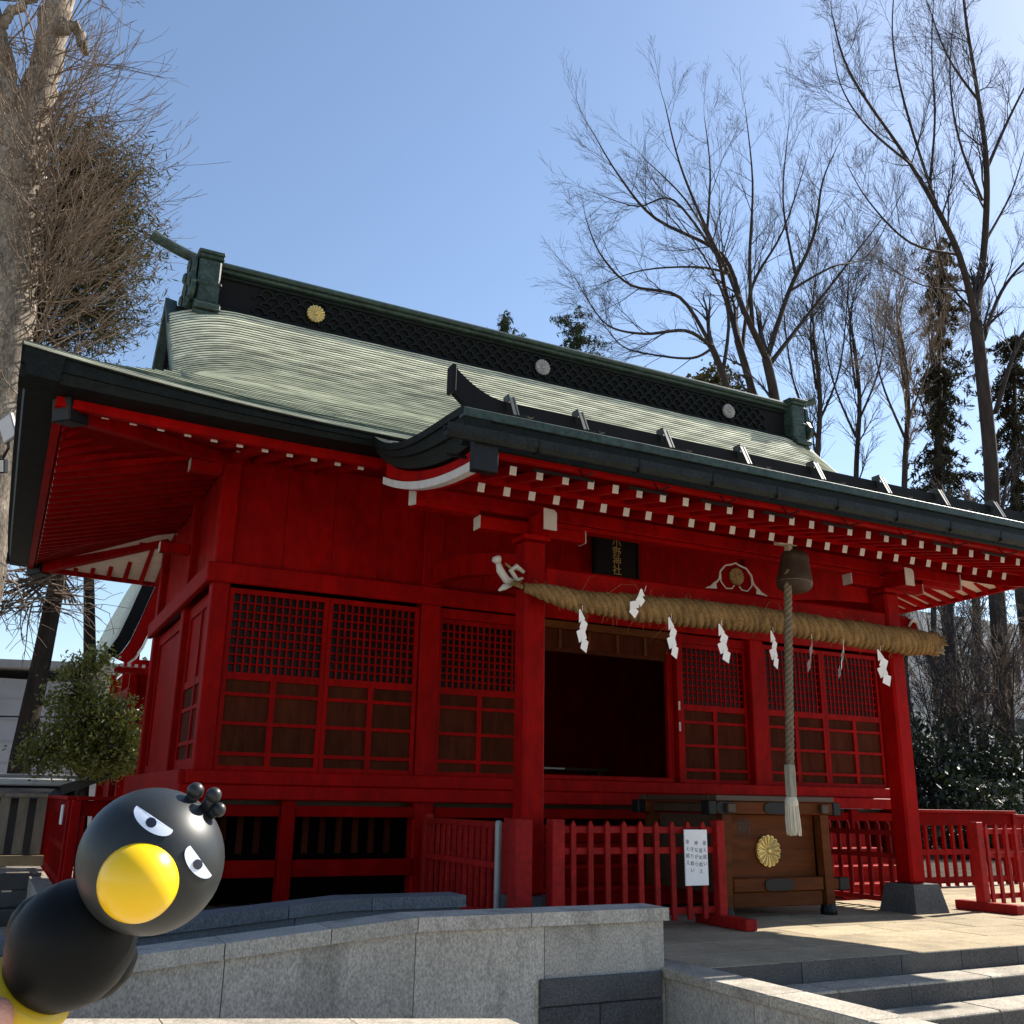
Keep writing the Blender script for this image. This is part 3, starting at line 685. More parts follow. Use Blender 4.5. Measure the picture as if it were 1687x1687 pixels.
# openwork scales: three rows of half rings, each ring its own piece
ring = MB(); ang = np.linspace(0, math.pi, 9)
for a, b in zip(ang, ang[1:]):
    q = []
    for r_ in (.085, .064):
        for w in (a, b): q.append((r_*math.cos(w), 0, r_*math.sin(w)))
    ring.prism([q[0], q[1], q[3], q[2]], (0, .03, 0))
ring_me = ring.mesh('ridge_scale', COPPERD)
for row in range(4):
    z = 6.645+row*.085; n = 46
    for i in range(n+1 if row % 2 == 0 else n):
        x = -3.95+(7.9/n)*(i+(0 if row % 2 == 0 else .5))
        if any(abs(x-c) < .13 and row in (1, 2) for c in (-3.25, 0, 3.25)): continue
        link('ridge_scale', ring_me, ridge, (x, YR-.197, z))
def chrysanthemum(R0, thick, n=16):
    m_ = MB()
    for i in range(n):
        a = 2*math.pi*i/n; w = math.pi/n*.88; pts = []
        r_in, r_out = R0*.16, R0*.90
        for (rr, t) in ((r_in, -w*.8), (r_out, -w), (R0*.975, -w*.6), (R0, 0), (R0*.975, w*.6), (r_out, w), (r_in, w*.8)):
            pts.append((rr*math.cos(a+t), 0, rr*math.sin(a+t)))
        m_.prism(pts, (0, -thick*.7, 0))
        m_.tube([(R0*.2*math.cos(a), -thick*.7, R0*.2*math.sin(a)), (R0*.9*math.cos(a), -thick*.7, R0*.9*math.sin(a))], [R0*.03, R0*.10], 5)
    m_.lathe([(R0*.19, 0), (R0*.19, thick*.9), (R0*.12, thick*1.15), (.001, thick*1.2)], (0, 0, 0), (0, -1, 0), 14)
    m_.lathe([(R0*.93, 0), (R0*.93, thick*.2)], (0, 0, 0), (0, -1, 0), 32)
    return m_
cr_me = chrysanthemum(.115, .04).mesh('crest', GOLDD); cr_gold = chrysanthemum(.115, .04).mesh('crest', GOLD)
tag(link('crest', cr_gold, ridge, (-3.25, YR-.205, 6.80)), 'gold chrysanthemum crest at the left end of the ridge')
link('crest', cr_me, ridge, (0, YR-.205, 6.80)); link('crest', cr_me, ridge, (3.28, YR-.205, 6.80))
# ridge end ornaments
for s in (-1, 1):
    orn = MB()
    orn.box(min(s*4.46, s*4.72), max(s*4.46, s*4.72), YR-.36, YR+.36, 6.55, 7.12, 0, .02)
    oo = orn.build('ridge_end_ornament', COPPERM, roof, org=(s*4.6, YR, 6.8))
    for (z0, z1, w) in ((6.36, 6.42, .41), (6.425, 6.50, .45), (6.505, 6.548, .40), (7.122, 7.16, .40), (7.163, 7.20, .43), (7.203, 7.235, .34), (6.78, 6.82, .375)):
        MB().box(min(s*4.44, s*4.74), max(s*4.44, s*4.74), YR-w, YR+w, z0, z1, 0, .014).build('ornament_band', COPPERM, oo, org=(s*4.6, YR, z0))
    out_ = []
    for k in range(40):
        a = k/39*2*math.pi
        rr = .40+.05*math.sin(6*a)
        out_.append((s*4.742, YR+rr*1.02*math.cos(a), 6.78+rr*1.05*math.sin(a)))
    MB().prism(out_, (s*.05, 0, 0)).build('face_plate', COPPERM, oo, org=(s*4.75, YR, 6.8))
    for (y, z, r_) in ((-.26, 6.52, .10), (.26, 6.52, .10), (-.3, 6.8, .08), (.3, 6.8, .08), (-.18, 7.05, .08), (.18, 7.05, .08), (0, 6.8, .12)):
        sp = [(s*(4.80+.0), YR+y+r_*(1-k/20)*math.cos(k*.55), z+r_*(1-k/20)*math.sin(k*.55)) for k in range(17)]
        MB().tube(sp, [.028*(1-.5*k/17) for k in range(17)], 5).build('scroll', COPPERM, oo, org=(s*4.8, YR+y, z))
    # upswept horn
    hp = [(s*(4.30+.95*t), YR, 7.22+.03*t+.20*t*t) for t in np.linspace(0, 1, 9)]
    MB().tube(hp, [.065]*8+[.075], 12).build('horn', COPPERM, oo, org=(s*4.7, YR, 7.3))

# ------------------------------------------------------------------ ENTRANCE PORCH (kohai)
KX = 3.5
ktop = [(-1.73, 4.065), (-2.0, 3.895), (-2.29, 3.765), (-2.67, 3.672), (-3.13, 3.615), (-3.49, 3.588), (-3.77, 3.565)]
kbot = [(-1.73, 3.925), (-1.985, 3.735), (-2.25, 3.61), (-2.7, 3.455), (-3.155, 3.345), (-3.45, 3.318), (-3.74, 3.305)]
def ip(tab, y):
    ys_ = [p[0] for p in tab]; zs_ = [p[1] for p in tab]; return float(np.interp(-y, [-q for q in ys_], zs_))
def smooth_tab(tab):
    ys_ = np.array([-p[0] for p in tab]); zs_ = np.array([p[1] for p in tab]); c = np.polyfit(ys_, zs_, 4); return lambda y: float(np.polyval(c, -y))
KT, KB = smooth_tab(ktop), smooth_tab(kbot)
porch = P_('porch_roof', MB().box(-3.2, 3.2, -3.70, -3.66, 3.33, 3.50), DKRED, org=(0, -2.8, 3.5))
ck_ = MB(); yk = np.linspace(-3.77, -1.72, 25)
for a, b in zip(yk, yk[1:]):
    lo = []; hi = []; h0 = []
    for t in np.linspace(-1, 1, 41):
        x = t*KX; e = .05*max(0, (abs(t)-.93)/.07)
        lo.append((x, a, KT(a)+.014-e*.4)); hi.append((x, b, KT(b)-e*.4)); h0.append((x, a+.003, KT(a)-.004-e*.4))
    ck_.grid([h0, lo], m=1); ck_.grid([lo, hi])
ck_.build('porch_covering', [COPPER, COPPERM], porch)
# flank of the porch where it dips below the main eave: raised curved shoulder
for s in (-1, 1):
    def sec(y):
        zt, zb = KT(y)+.012, KB(y)
        return [(s*(KX-.10), y, zt), (s*(KX+.012), y, zt+.008), (s*(KX+.012), y, zt-.05), (s*(KX-.005), y, zt-.055), (s*(KX-.005), y, (zt*.45+zb*.55)), (s*(KX-.03), y, (zt*.45+zb*.55)-.006), (s*(KX-.05), y, zb), (s*(KX-.2), y, zb+.02), (s*(KX-.2), y, zt-.03), (s*(KX-.10), y, zt)]
    sweep(porch, 'porch_verge', COPPERD, None, list(np.linspace(-3.775, -1.73, 29)), sec, flip=(s < 0))
    def sec2(y):
        t = (y+3.86)/(3.86-1.95); zb = 3.135+.06*t+.36*t**2.1; top = KB(max(y, -3.74))-.015
        return [(s*(KX-.09), y, max(top, zb+.06)), (s*(KX-.09), y, zb+.052), (s*(KX-.127), y, zb+.052), (s*(KX-.127), y, zb-.016), (s*(KX-.16), y, zb-.016), (s*(KX-.16), y, max(top, zb+.06))]
    sweep(porch, 'porch_bargeboard', RED, None, list(np.linspace(-3.78, -1.95, 22)), sec2, flip=(s < 0))
    def sec3(y):
        t = (y+3.86)/(3.86-1.95); zb = 3.135+.06*t+.36*t**2.1
        return [(s*(KX-.06), y, zb+.05), (s*(KX-.06), y, zb-.012), (s*(KX-.125), y, zb-.012), (s*(KX-.125), y, zb+.05)]
    sweep(porch, 'white_trim', WHITE, None, list(np.linspace(-3.80, -1.96, 22)), sec3, flip=(s < 0))
    MB().box(min(s*(KX-.22), s*(KX-.04)), max(s*(KX-.22), s*(KX-.04)), -3.87, -3.785, 3.10, 3.37, 0, .006).build('metal_cap', BLACK, porch, org=(s*(KX-.13), -3.83, 3.2))
# front fascia layers and gutter
def fbox(z0, z1, y0, y1, m, nm, xw=KX): MB().box(-xw, xw, y0, y1, z0, z1, 0, .004).build(nm, m, porch, org=(0, y0, z0))
fbox(3.505, 3.572, -3.785, -3.70, COPPERM, 'porch_fascia', KX+.01); fbox(3.43, 3.502, -3.765, -3.70, COPPERD, 'porch_fascia'); fbox(3.315, 3.428, -3.745, -3.70, COPPERD, 'porch_fascia')
fbox(3.30, 3.43, -3.665, -3.60, RED, 'eave_board', 3.32)
gx = [-3.69, -3.0, -2.17, -1.5, -.87, -.23, .44, 1.09, 1.74, 2.4, 3.05, 3.69]
for a, b in zip(gx, gx[1:]):
    y0, y1, z0, z1 = -3.935, -3.85, 3.285, 3.372
    poly = [(a+.002, y1, z1), (a+.002, y1, z0+.03), (a+.002, y1-.03, z0), (a+.002, y0+.03, z0), (a+.002, y0, z0+.03), (a+.002, y0, z1), (a+.002, y0+.008, z1), (a+.002, y0+.008, z0+.035), (a+.002, y1-.008, z0+.035), (a+.002, y1-.008, z1)]
    MB().prism(poly[::-1], (b-a-.004, 0, 0)).build('gutter_segment', GUTTERM, porch, org=((a+b)/2, -3.9, 3.3))
    MB().box(b-.007, b+.007, y0-.003, y1+.003, z0-.002, z1-.002).build('gutter_collar', COPPERD, porch, org=(b, -3.9, 3.3))
    hk = [(b-.35, -3.6, 3.40), (b-.35, -3.72, 3.24), (b-.35, -3.86, 3.235)]
    MB().tube(hk, .006, 5).build('gutter_hook', BLACK, porch, org=(b-.35, -3.7, 3.3))
    MB().beam((a+.12, -3.62, 3.265), (b-.2, -3.62, 3.262), .012, .02).build('gutter_stay', BLACK, porch, org=((a+b)/2, -3.6, 3.26))
# upright rain board on the roof with its straps
rb = MB(); L0 = -3.02
poly = [(L0, -3.42, KT(-3.4)-.01), (3.02, -3.42, KT(-3.4)-.01), (3.02, -3.42, 3.84), (L0, -3.42, 3.84)]
rb.prism(poly, (0, .05, 0)); rbo = rb.build('rain_board', BLACKP, porch, org=(0, -3.4, 3.7))
for s in (-1, 1):
    lo = []; hi = []
    for t in np.linspace(0, 1, 9):
        x = s*(3.02+.42*t); lo.append((x, -3.422, 3.60+.235*t**1.6)); hi.append((x, -3.422, 3.84+.20*t**1.9))
    MB().prism(lo+hi[::-1], (0, .056, 0)).build('board_horn', BLACKP, rbo, org=(s*3.2, -3.4, 3.8))
    MB().box(min(s*3.43, s*3.462), max(s*3.43, s*3.462), -3.45, -3.34, 3.83, 4.045, 0, .005).build('horn_plate', BLACKP, rbo, org=(s*3.45, -3.4, 3.9))
strap = MB()
for dx in (-.019, .0, .019):
    w = .0055 if dx else .012; dz = 0 if not dx else .006
    strap.beam((dx, .02, .272+dz), (dx, -.03, .272+dz), w*2, .012); strap.beam((dx, -.035, .272+dz), (dx, -.12, .09+dz), w*2, .012, up=(0, 1, .4)); strap.beam((dx, -.12, .09+dz), (dx, -.34, .0+dz), w*2, .012)
strap.box(-.025, -.02, -.035, .055, .18, .30)
strap_me = strap.mesh('strap', mat('strap_metal', (.05, .054, .05), .35, .3, 20, metal=.5))
for x in (-2.98, -2.38, -1.58, -.79, .03, .83, 1.59, 2.37, 2.98): link('strap', strap_me, rbo, (x, -3.42, KT(-3.4)+.0))
# porch rafters: two tiers
rk1 = MB().beam((0, 0, 0), (0, .75, .16), .055, .065, 0, 0, 1).mesh('porch_rafter', [RED, WHITE])
rk2 = MB().beam((0, 0, 0), (0, 1.9, .62), .058, .07, 0, 0, 1).mesh('porch_rafter', [RED, WHITE])
for i in range(28):
    x = -2.98+i*(5.96/27); link('porch_rafter', rk1, hall, (x, -3.5, 3.275))
    x = -3.0+i*(6.0/27); link('porch_rafter', rk2, hall, (x, -3.0, 3.285))
so_ = MB(); so_.grid([[(-3.33, -3.62, 3.345), (3.33, -3.62, 3.345)], [(-3.33, -2.95, 3.49), (3.33, -2.95, 3.49)]]); so_.grid([[(-3.33, -2.96, 3.345), (3.33, -2.96, 3.345)], [(-3.33, -1.2, 3.93), (3.33, -1.2, 3.93)]])
so_.build('porch_soffit', RED2, porch)
MB().box(-3.33, 3.33, -3.01, -2.97, 3.325, 3.40).build('porch_ledger', RED, porch, org=(0, -3, 3.35))
# pillars on stone bases
PX, PY = 2.135, -2.2
for s in (-1, 1):
    p = P_('porch_pillar', MB().box(s*PX-.1, s*PX+.1, PY-.1, PY+.1, .262, 3.14, 0, .022), RED, org=(s*PX, PY, 1.5))
    bs = MB(); b0, b1 = .225, .175
    vs_ = [(s*PX+i*b0, PY+j*b0, .002) for j in (-1, 1) for i in (-1, 1)]+[(s*PX+i*b1, PY+j*b1, .26) for j in (-1, 1) for i in (-1, 1)]
    bs.add(vs_, [(0, 2, 3, 1), (4, 5, 7, 6), (0, 1, 5, 4), (2, 6, 7, 3), (0, 4, 6, 2), (1, 3, 7, 5)]); bs.build('stone_base', GRANITED, p, org=(s*PX, PY, 0))
    # bracket arms on the pillar head, with white ends
    MB().box(s*PX-.13, s*PX+.13, PY-.13, PY+.13, 3.142, 3.19, 0, .01).build('bearing_block', RED, p, org=(s*PX, PY, 3.15))
    arm = MB().box(s*PX-.52, s*PX+.52, PY-.06, PY+.06, 3.192, 3.30, 0, .006).build('bracket_arm', RED, p, org=(s*PX, PY, 3.2))
    for e in (-.528, .521): MB().box(s*PX+e, s*PX+e+.007, PY-.062, PY+.062, 3.19, 3.302).build('white_end', WHITE, p, org=(s*PX+e, PY, 3.2))
    MB().box(s*PX-.06, s*PX+.06, PY-.34, PY-.061, 3.18, 3.345, 0, .006).build('bracket_arm', RED, p, org=(s*PX, PY, 3.2))
    MB().prism([(s*PX-.063, PY-.348, 3.175), (s*PX+.063, PY-.348, 3.175), (s*PX+.063, PY-.348, 3.33), (s*PX+.035, PY-.348, 3.355), (s*PX-.063, PY-.348, 3.36)], (0, .007, 0)).build('white_end', WHITE, p, org=(s*PX, PY, 3.2))
    # curved tie back to the hall
    for k in range(6):
        t0, t1 = k/6, (k+1)/6; zz = lambda t: 2.95+.30*math.sin(t*math.pi*.5)
        MB().beam((s*PX, PY+.1+t0*1.98, zz(t0)), (s*PX, PY+.1+t1*1.98+.004, zz(t1)), .13, .2).build('curved_tie', RED, p, org=(s*PX, -1.2, 3))
pur = P_('porch_purlin', MB().box(-3.25, 3.25, PY-.075, PY+.075, 3.348, 3.47, 0, .008), RED, org=(0, PY, 3.4))
for s in (-1, 1):
    MB().prism([(s*3.252, PY-.078, 3.30), (s*3.252, PY+.078, 3.33), (s*3.252, PY+.078, 3.472), (s*3.252, PY-.078, 3.472)], (s*.008, 0, 0)).build('white_end', WHITE, pur, org=(s*3.25, PY, 3.4))
for s in (-1, 1): MB().box(min(s*3.25, s*(PX+.53)), max(s*3.25, s*(PX+.53)), PY-.06, PY+.06, 3.30, 3.346).build('purlin_underside', RED, pur, org=(s*3, PY, 3.3))
koryo = P_('rainbow_beam', MB().box(-PX+.1, PX-.1, PY-.085, PY+.085, 2.70, 2.925, 0, .02), RED, org=(0, PY, 2.8))
MB().box(-PX+.1, PX-.1, PY-.065, PY+.065, 3.302, 3.346, 0, .008).build('upper_beam', RED, koryo, org=(0, PY, 3.3))
# carved wave nosings outside the pillars
def curl(pts, rad, m, nm, parent, org, n=8): return MB().tube(pts, rad, n).build(nm, m, parent, org=org, smooth=True)
for s in (-1, 1):
    y = PY-.02; ns = MB().prism([(s*(PX+.1), y-.06, 2.72), (s*(PX+.30), y-.06, 2.70), (s*(PX+.36), y-.06, 2.76), (s*(PX+.33), y-.06, 2.86), (s*(PX+.22), y-.06, 2.90), (s*(PX+.1), y-.06, 2.91)], (0, .12, 0)).build('beam_nosing', RED2, koryo, org=(s*(PX+.2), y, 2.8))
    if s < 0:
        X = lambda q: s*(PX+q)
        curl([(X(.12), y-.08, 2.84), (X(.20), y-.09, 2.885), (X(.25), y-.09, 2.84), (X(.19), y-.09, 2.765), (X(.13), y-.08, 2.79)], [.018, .024, .024, .02, .014], WHITE, 'white_scroll', ns, (X(.2), y, 2.8))
        curl([(X(.20), y-.08, 2.74), (X(.29), y-.09, 2.755), (X(.35), y-.09, 2.83), (X(.37), y-.09, 2.90)], [.022, .035, .034, .02], WHITE, 'white_scroll', ns, (X(.2), y, 2.8))
        curl([(X(.365), y-.09, 2.895), (X(.385), y-.09, 2.925), (X(.395), y-.09, 2.945)], [.03, .045, .03], WHITE, 'white_knob', ns, (X(.38), y, 2.9), 10)
        curl([(X(.24), y-.08, 2.72), (X(.31), y-.09, 2.69), (X(.36), y-.09, 2.655)], [.02, .028, .008], WHITE, 'white_scroll', ns, (X(.3), y, 2.7))
        curl([(X(.14), y-.075, 2.86), (X(.24), y-.08, 2.86), (X(.30), y-.08, 2.90)], [.012, .016, .008], GOLDB, 'gilt_scroll', ns, (X(.2), y, 2.87))
    else:
        X = lambda q: s*(PX+q)
        curl([(X(.2), y-.08, 2.80), (X(.25), y-.085, 2.87), (X(.32), y-.085, 2.86), (X(.34), y-.08, 2.80)], [.01, .02, .022, .012], WHITE, 'white_scroll', ns, (X(.3), y, 2.8))
# frog-leg strut with round crest
fg = P_('frog_leg_strut', MB().prism([(.1+x, PY-.03, z) for x, z in ((-.36, 2.93), (-.22, 2.99), (-.17, 3.10), (-.1, 3.19), (0, 3.215), (.1, 3.19), (.17, 3.10), (.22, 2.99), (.36, 2.93))], (0, .05, 0)), RED2, org=(.1, PY, 3))
wl_ = [(.1+x, PY-.04, z) for x, z in ((-.37, 2.935), (-.27, 2.975), (-.205, 3.05), (-.19, 3.12), (-.13, 3.185), (-.05, 3.205), (0, 3.225), (.05, 3.205), (.13, 3.185), (.19, 3.12), (.205, 3.05), (.27, 2.975), (.37, 2.935))]
MB().tube(wl_, .009, 6).build('white_outline', WHITE, fg, org=(.1, PY, 3)); 
for s in (-1, 1): MB().tube([(.1+s*.19, PY-.04, 3.10), (.1+s*.19, PY-.04, 3.02), (.1+s*.13, PY-.04, 2.96), (.1+s*.06, PY-.04, 2.965), (.1+s*.03, PY-.04, 3.0)], .007, 6).build('white_outline', WHITE, fg, org=(.1+s*.15, PY, 3))
for s in (-1, 1): MB().prism([(.1+s*.24, PY-.035, 2.945), (.1+s*.35, PY-.035, 2.938), (.1+s*.25, PY-.035, 3.02)], (0, -.006, 0)).build('white_leaf', WHITE, fg, org=(.1+s*.27, PY, 2.96))
link('crest', chrysanthemum(.085, .03).mesh('crest', GOLDB), fg, (.1, PY-.035, 3.09))
# name plaque over the door
pl = thing('name_plaque', 'black shrine name plaque with gold characters above the doorway', 'plaque', (.07, -.16, 3.7))
MB().box(-.21, .35, -.19, -.14, 3.49, 3.93, 0, .01).build('board', BLACK, pl)
MB().box(-.235, -.212, -.20, -.13, 3.47, 3.95).box(.352, .375, -.20, -.13, 3.47, 3.95).box(-.212, .352, -.20, -.13, 3.932, 3.955).box(-.212, .352, -.20, -.13, 3.465, 3.488).build('frame', BLACKP, pl)
column_text('小野神社', .125, .108, GOLD, pl, (.07, -.193, 3.875), 'gold_character')

# ------------------------------------------------------------------ SACRED ROPE, STREAMERS, BELL
RPY = -2.47
RXS = [-2.34, -2.1, -1.83, -1.13, -.34, .38, 1.32, 2.16, 2.46]
RZ = [2.668, 2.644, 2.606, 2.610, 2.628, 2.638, 2.612, 2.596, 2.606]
RRS = [.04, .08, .096, .122, .128, .116, .128, .136, .118]
def rope_c(x):   # centre height and radius along X
    t = np.interp(x, RXS, RZ); 
    r_ = np.interp(x, RXS, RRS); return t, r_
def rope_mesh():
    nx, na, lobes = 620, 72, 4; xs = np.linspace(-2.34, 2.46, nx); V = []; rng = np.random.default_rng(5)
    nb = rng.normal(size=(nx, na)); ph = 0
    for i, x in enumerate(xs):
        z, r_ = rope_c(x); tw = x*21.0+.5*math.sin(x*3.3)+.25*math.sin(x*8.1)
        for j in range(na):
            a = 2*math.pi*j/na; q = lobes*a-tw*lobes+.5*math.sin(x*17+a)+.3*math.sin(x*41-2*a)
            lobe = abs(math.sin(q/2)); rr = r_*(1+.035*math.sin(x*9.3+1)+.02*math.sin(x*31))*(.76+.25*lobe**.55)+.0015*nb[i, j]
            V.append((x+.012*math.cos(a), RPY+rr*math.cos(a), z+rr*math.sin(a)))
    F = [(i*na+j, i*na+(j+1) % na, (i+1)*na+(j+1) % na, (i+1)*na+j) for i in range(nx-1) for j in range(na)]
    return raw_mesh('rope_body', np.array(V)-np.array([0, RPY, 2.66]), np.array(F), STRAW, smooth=True)
rope = thing('sacred_rope', 'thick twisted straw rope hung across the porch between the red pillars', 'rope', (0, RPY, 2.66))
link('rope_body', rope_mesh(), rope, (0, RPY, 2.66))
# cut end and stray straws
ends = MB(); rg = random.Random(3)
zc, rc = rope_c(2.46)
for k in range(260):
    a = rg.uniform(0, 6.28); rr = rc*math.sqrt(rg.random())*.97; y0, z0 = RPY+rr*math.cos(a), zc+rr*math.sin(a)
    L = rg.uniform(.02, .11); ends.tube([(2.44, y0, z0), (2.46+L, y0+rg.uniform(-.02, .02), z0+rg.uniform(-.02, .02))], .004, 3, caps=False)
for k in range(200):
    x = rg.uniform(-2.2, 2.4); z, r_ = rope_c(x); a = rg.uniform(0, 6.28); L = rg.uniform(.02, .07) if rg.random() < .93 else rg.uniform(.1, .3)
    p0 = np.array((x, RPY+r_*.95*math.cos(a), z+r_*.95*math.sin(a))); d = np.array((rg.uniform(-.7, .7), math.cos(a), math.sin(a))); d /= np.linalg.norm(d)
    ends.tube([p0, p0+d*L*.6, p0+d*L+np.array((rg.uniform(-.3, .3)*L, 0, -.25*L))], [.0022, .0018, .001], 3, caps=False)
ends.tube([(-2.34, RPY, 2.668), (-2.41, RPY+.06, 2.71), (-2.30, RPY+.2, 2.76), (-2.05, RPY+.25, 2.76)], .02, 6)
tag(ends.build('stray_straw', STRAW, rope), kind='stuff')
def streamer(x, ztop, h, label, wind=0.0, yaw=0.0, curl_=0.0, dy=0.0):
    o = MB(); y = RPY-.14+dy; n = 4; ph = h*.86/n; t = .0012
    o.tube([(0, 0, .03), (0, 0, -.02)], .002, 4)
    for k in range(n):
        zc_ = -.02-ph*(k+.5); xc_ = (-.018, .014, -.010, .022)[k]+wind*(k+.5)*.045; a = R((22, -32, 30, -24)[k]); yk = curl_*((k+.5)/n)**1.5; yt = curl_*.5
        w = .040 if k else .032; hh = ph*.66
        if k == 0: loc = [(-.006, hh*1.1), (.006, hh*1.1), (w*1.1, -hh*.75), (-w*.9, -hh)]
        else: loc = [(-w, hh), (w, hh), (w, -hh), (-w, -hh)]
        q = [(xc_+u*math.cos(a)-v*math.sin(a)*.55, yk-yt*v+.0035*(k % 2)+(u*.18 if k % 2 else -u*.18), zc_+v*math.cos(a)+u*math.sin(a)) for u, v in loc]
        o.prism(q, (0, t, 0))
    me = o.mesh('paper_streamer', PAPER)
    ob = link('paper_streamer', me, None, (x, y, ztop)); ob.rotation_euler = (0, 0, yaw)
    tag(ob, label, 'paper streamer', 'white paper streamers on the straw rope'); return ob
streamer(-1.86, 2.515, .37, 'zigzag white paper streamer hanging in front of the dark doorway, leftmost', 0, R(8))
sb = streamer(-1.26, 2.74, .26, 'white paper streamer blown up across the front of the straw rope', -.35, R(-12), .02, -.05); sb.rotation_euler = (R(6), R(16), R(-10))
streamer(-.955, 2.535, .37, 'zigzag white paper streamer hanging at the right edge of the dark doorway', .05, R(5))
streamer(-.405, 2.53, .36, 'zigzag white paper streamer over the narrow right lattice door', .1, R(-6))
streamer(.19, 2.52, .36, 'white paper streamer half hidden behind the bell rope', .0, R(10))
streamer(.66, 2.50, .33, 'curled white paper streamer just right of the bell rope', -.15, R(55), .05)
streamer(1.06, 2.48, .34, 'curled white paper streamer midway between bell rope and right pillar', .12, R(50), .06)
streamer(1.55, 2.46, .37, 'zigzag white paper streamer beside the right pillar', .1, R(-25))
# bell, its bracket and the pull rope
BX, BY = .34, -2.78
bell = thing('shrine_bell', 'dull brown bronze bell hanging under the porch eave', 'bell', (BX, BY, 3.0))
tilt = Vector((.10, .0, 1)).normalized()
MB().lathe([(.001, .21), (.07, .20), (.105, .185), (.122, .16), (.131, .125), (.128, .115), (.136, .06), (.146, 0), (.158, -.055), (.165, -.095), (.163, -.13), (.148, -.162), (.10, -.188), (.04, -.196), (.001, -.197)], (BX, BY, 3.06), tilt, 32).build('bell_body', mat('bell_bronze', (.060, .040, .028), .55, .35, 8, metal=.35, spec=.25), bell, smooth=True)
MB().lathe([(.160, -.004), (.1665, 0), (.160, .004)], (BX-.0112, BY, 3.06-.112), tilt, 32).build('bell_rim', GOLDB, bell, smooth=True)
MB().tube([(BX+.02, BY, 3.27), (BX+.0, BY, 3.33), (BX-.02, BY, 3.40)], .018, 8).box(BX-.03, BX+.03, BY-.02, BY+.02, 3.26, 3.29).build('hanger', BLACK, bell)
MB().box(BX-.20, BX+.02, BY-.04, BY+.04, 3.30, 3.345, 0, .006).box(BX-.09, BX-.05, BY-.05, BY+.02, 3.10, 3.30, 0, .005).build('bracket', mat('pale_wood', (.45, .36, .27), .7, .2, 8), bell)
RX, RY = .10, -2.82
pull = thing('bell_rope', 'thick twisted bell pull rope with wooden grip and pale tassel', 'rope', (RX, RY, 1.5))
def twist(x, y, z0, z1, r_, m, nm, parent, strands=3, pitch=.16, dx=0.0):
    mbq = MB(); N = int((z1-z0)/.012)
    for s_ in range(strands):
        pts = []
        for i in range(N+1):
            z = z0+(z1-z0)*i/N; a = 2*math.pi*(z/pitch)+s_*2*math.pi/strands
            xx = x+dx*(z-z0)/(z1-z0)
            pts.append((xx+r_*.52*math.cos(a), y+r_*.52*math.sin(a), z))
        mbq.tube(pts, r_*.60, 7)
    return mbq.build(nm, m, parent, smooth=True)
twist(RX, RY, 1.30, 3.05, .035, HEMP, 'twisted_cord', pull, dx=.12)
MB().lathe([(.045, 0), (.05, .02), (.05, .25), (.045, .27)], (RX-.005, RY, 1.04), (0, 0, 1), 6).build('wooden_grip', mat('grey_wood', (.26, .23, .17), .7, .3, 10, stretch=(4, 4, .6)), pull)
tm = MB(); tm.lathe([(.045, 0), (.056, -.03), (.058, -.06), (.052, -.075)], (RX-.01, RY, 1.04), (0, 0, 1), 14)
for k in range(70):
    a = k*2.399; rr = .05*math.sqrt((k+.5)/70); p0 = (RX-.01+rr*math.cos(a), RY+rr*math.sin(a), .99); rr2 = rr*1.18
    tm.tube([p0, (RX-.005+rr2*math.cos(a), RY+rr2*math.sin(a), .85), (RX+rr2*1.02*math.cos(a), RY+rr2*1.02*math.sin(a), .735+rnd.uniform(-.012, .02))], [.0075, .008, .007], 5)
tm.build('tassel', TASSEL, pull)

# ------------------------------------------------------------------ OFFERTORY BOX
ox = thing('offertory_box', 'brown wooden offertory box with gold chrysanthemum crest and black metal fittings', 'offertory box', (.48, -1.55, 0))
OB = lambda nm, mb, m=WOOD, p=None, org=None: mb.build(nm, m, p or ox, org=org)
YF, YK = -2.12, -1.0; xl, xr = -.085, 1.085
OB('front_panel', MB().box(xl+.05, xr-.05, YF+.06, YF+.09, .20, .88), WOOD)
OB('back_panel', MB().box(xl+.05, xr-.05, YK-.09, YK-.06, .20, .88), WOODD)
for x in (xl+.03, xr-.06): OB('side_panel', MB().box(x, x+.03, YF+.09, YK-.09, .20, .88), WOODD)
for i, x in enumerate((xl, xr)):
    for y in (YF, YK):
        sx_ = 1 if i else -1
        vs_ = [(x-.05, y-.045, .885), (x+.05, y-.045, .885), (x+.05, y+.045, .885), (x-.05, y+.045, .885)]
        lo = [(p[0]+sx_*.02, p[1], .06) for p in vs_]
        m_ = MB().add(lo+vs_, [(0, 3, 2, 1), (4, 5, 6, 7), (0, 1, 5, 4), (1, 2, 6, 5), (2, 3, 7, 6), (3, 0, 4, 7)]); lgx = OB('leg', m_)
        MB().lathe([(.075, 0), (.08, .03), (.065, .08), (.055, .10)], (x+sx_*.02, y, .0), (0, 0, 1), 12).build('metal_shoe', BLACK, lgx)
OB('top_rail', MB().box(xl-.11, xr+.12, YF-.045, YF+.06, .888, 1.0, 0, .008)); OB('top_rail', MB().box(xl-.11, xr+.12, YK-.06, YK+.045, .888, 1.0, 0, .008))
for x in (xl-.02, xr-.07): OB('top_rail', MB().box(x, x+.09, YF-.10, YK+.10, .90, .985, 0, .008), WOODD)
for x0, x1 in ((xl-.20, xl-.112), (xr+.122, xr+.21)):
    for y in (YF, YK): OB('metal_end_cap', MB().box(x0, x1, y-.055, y+.07, .882, 1.006, 0, .008), BLACK)
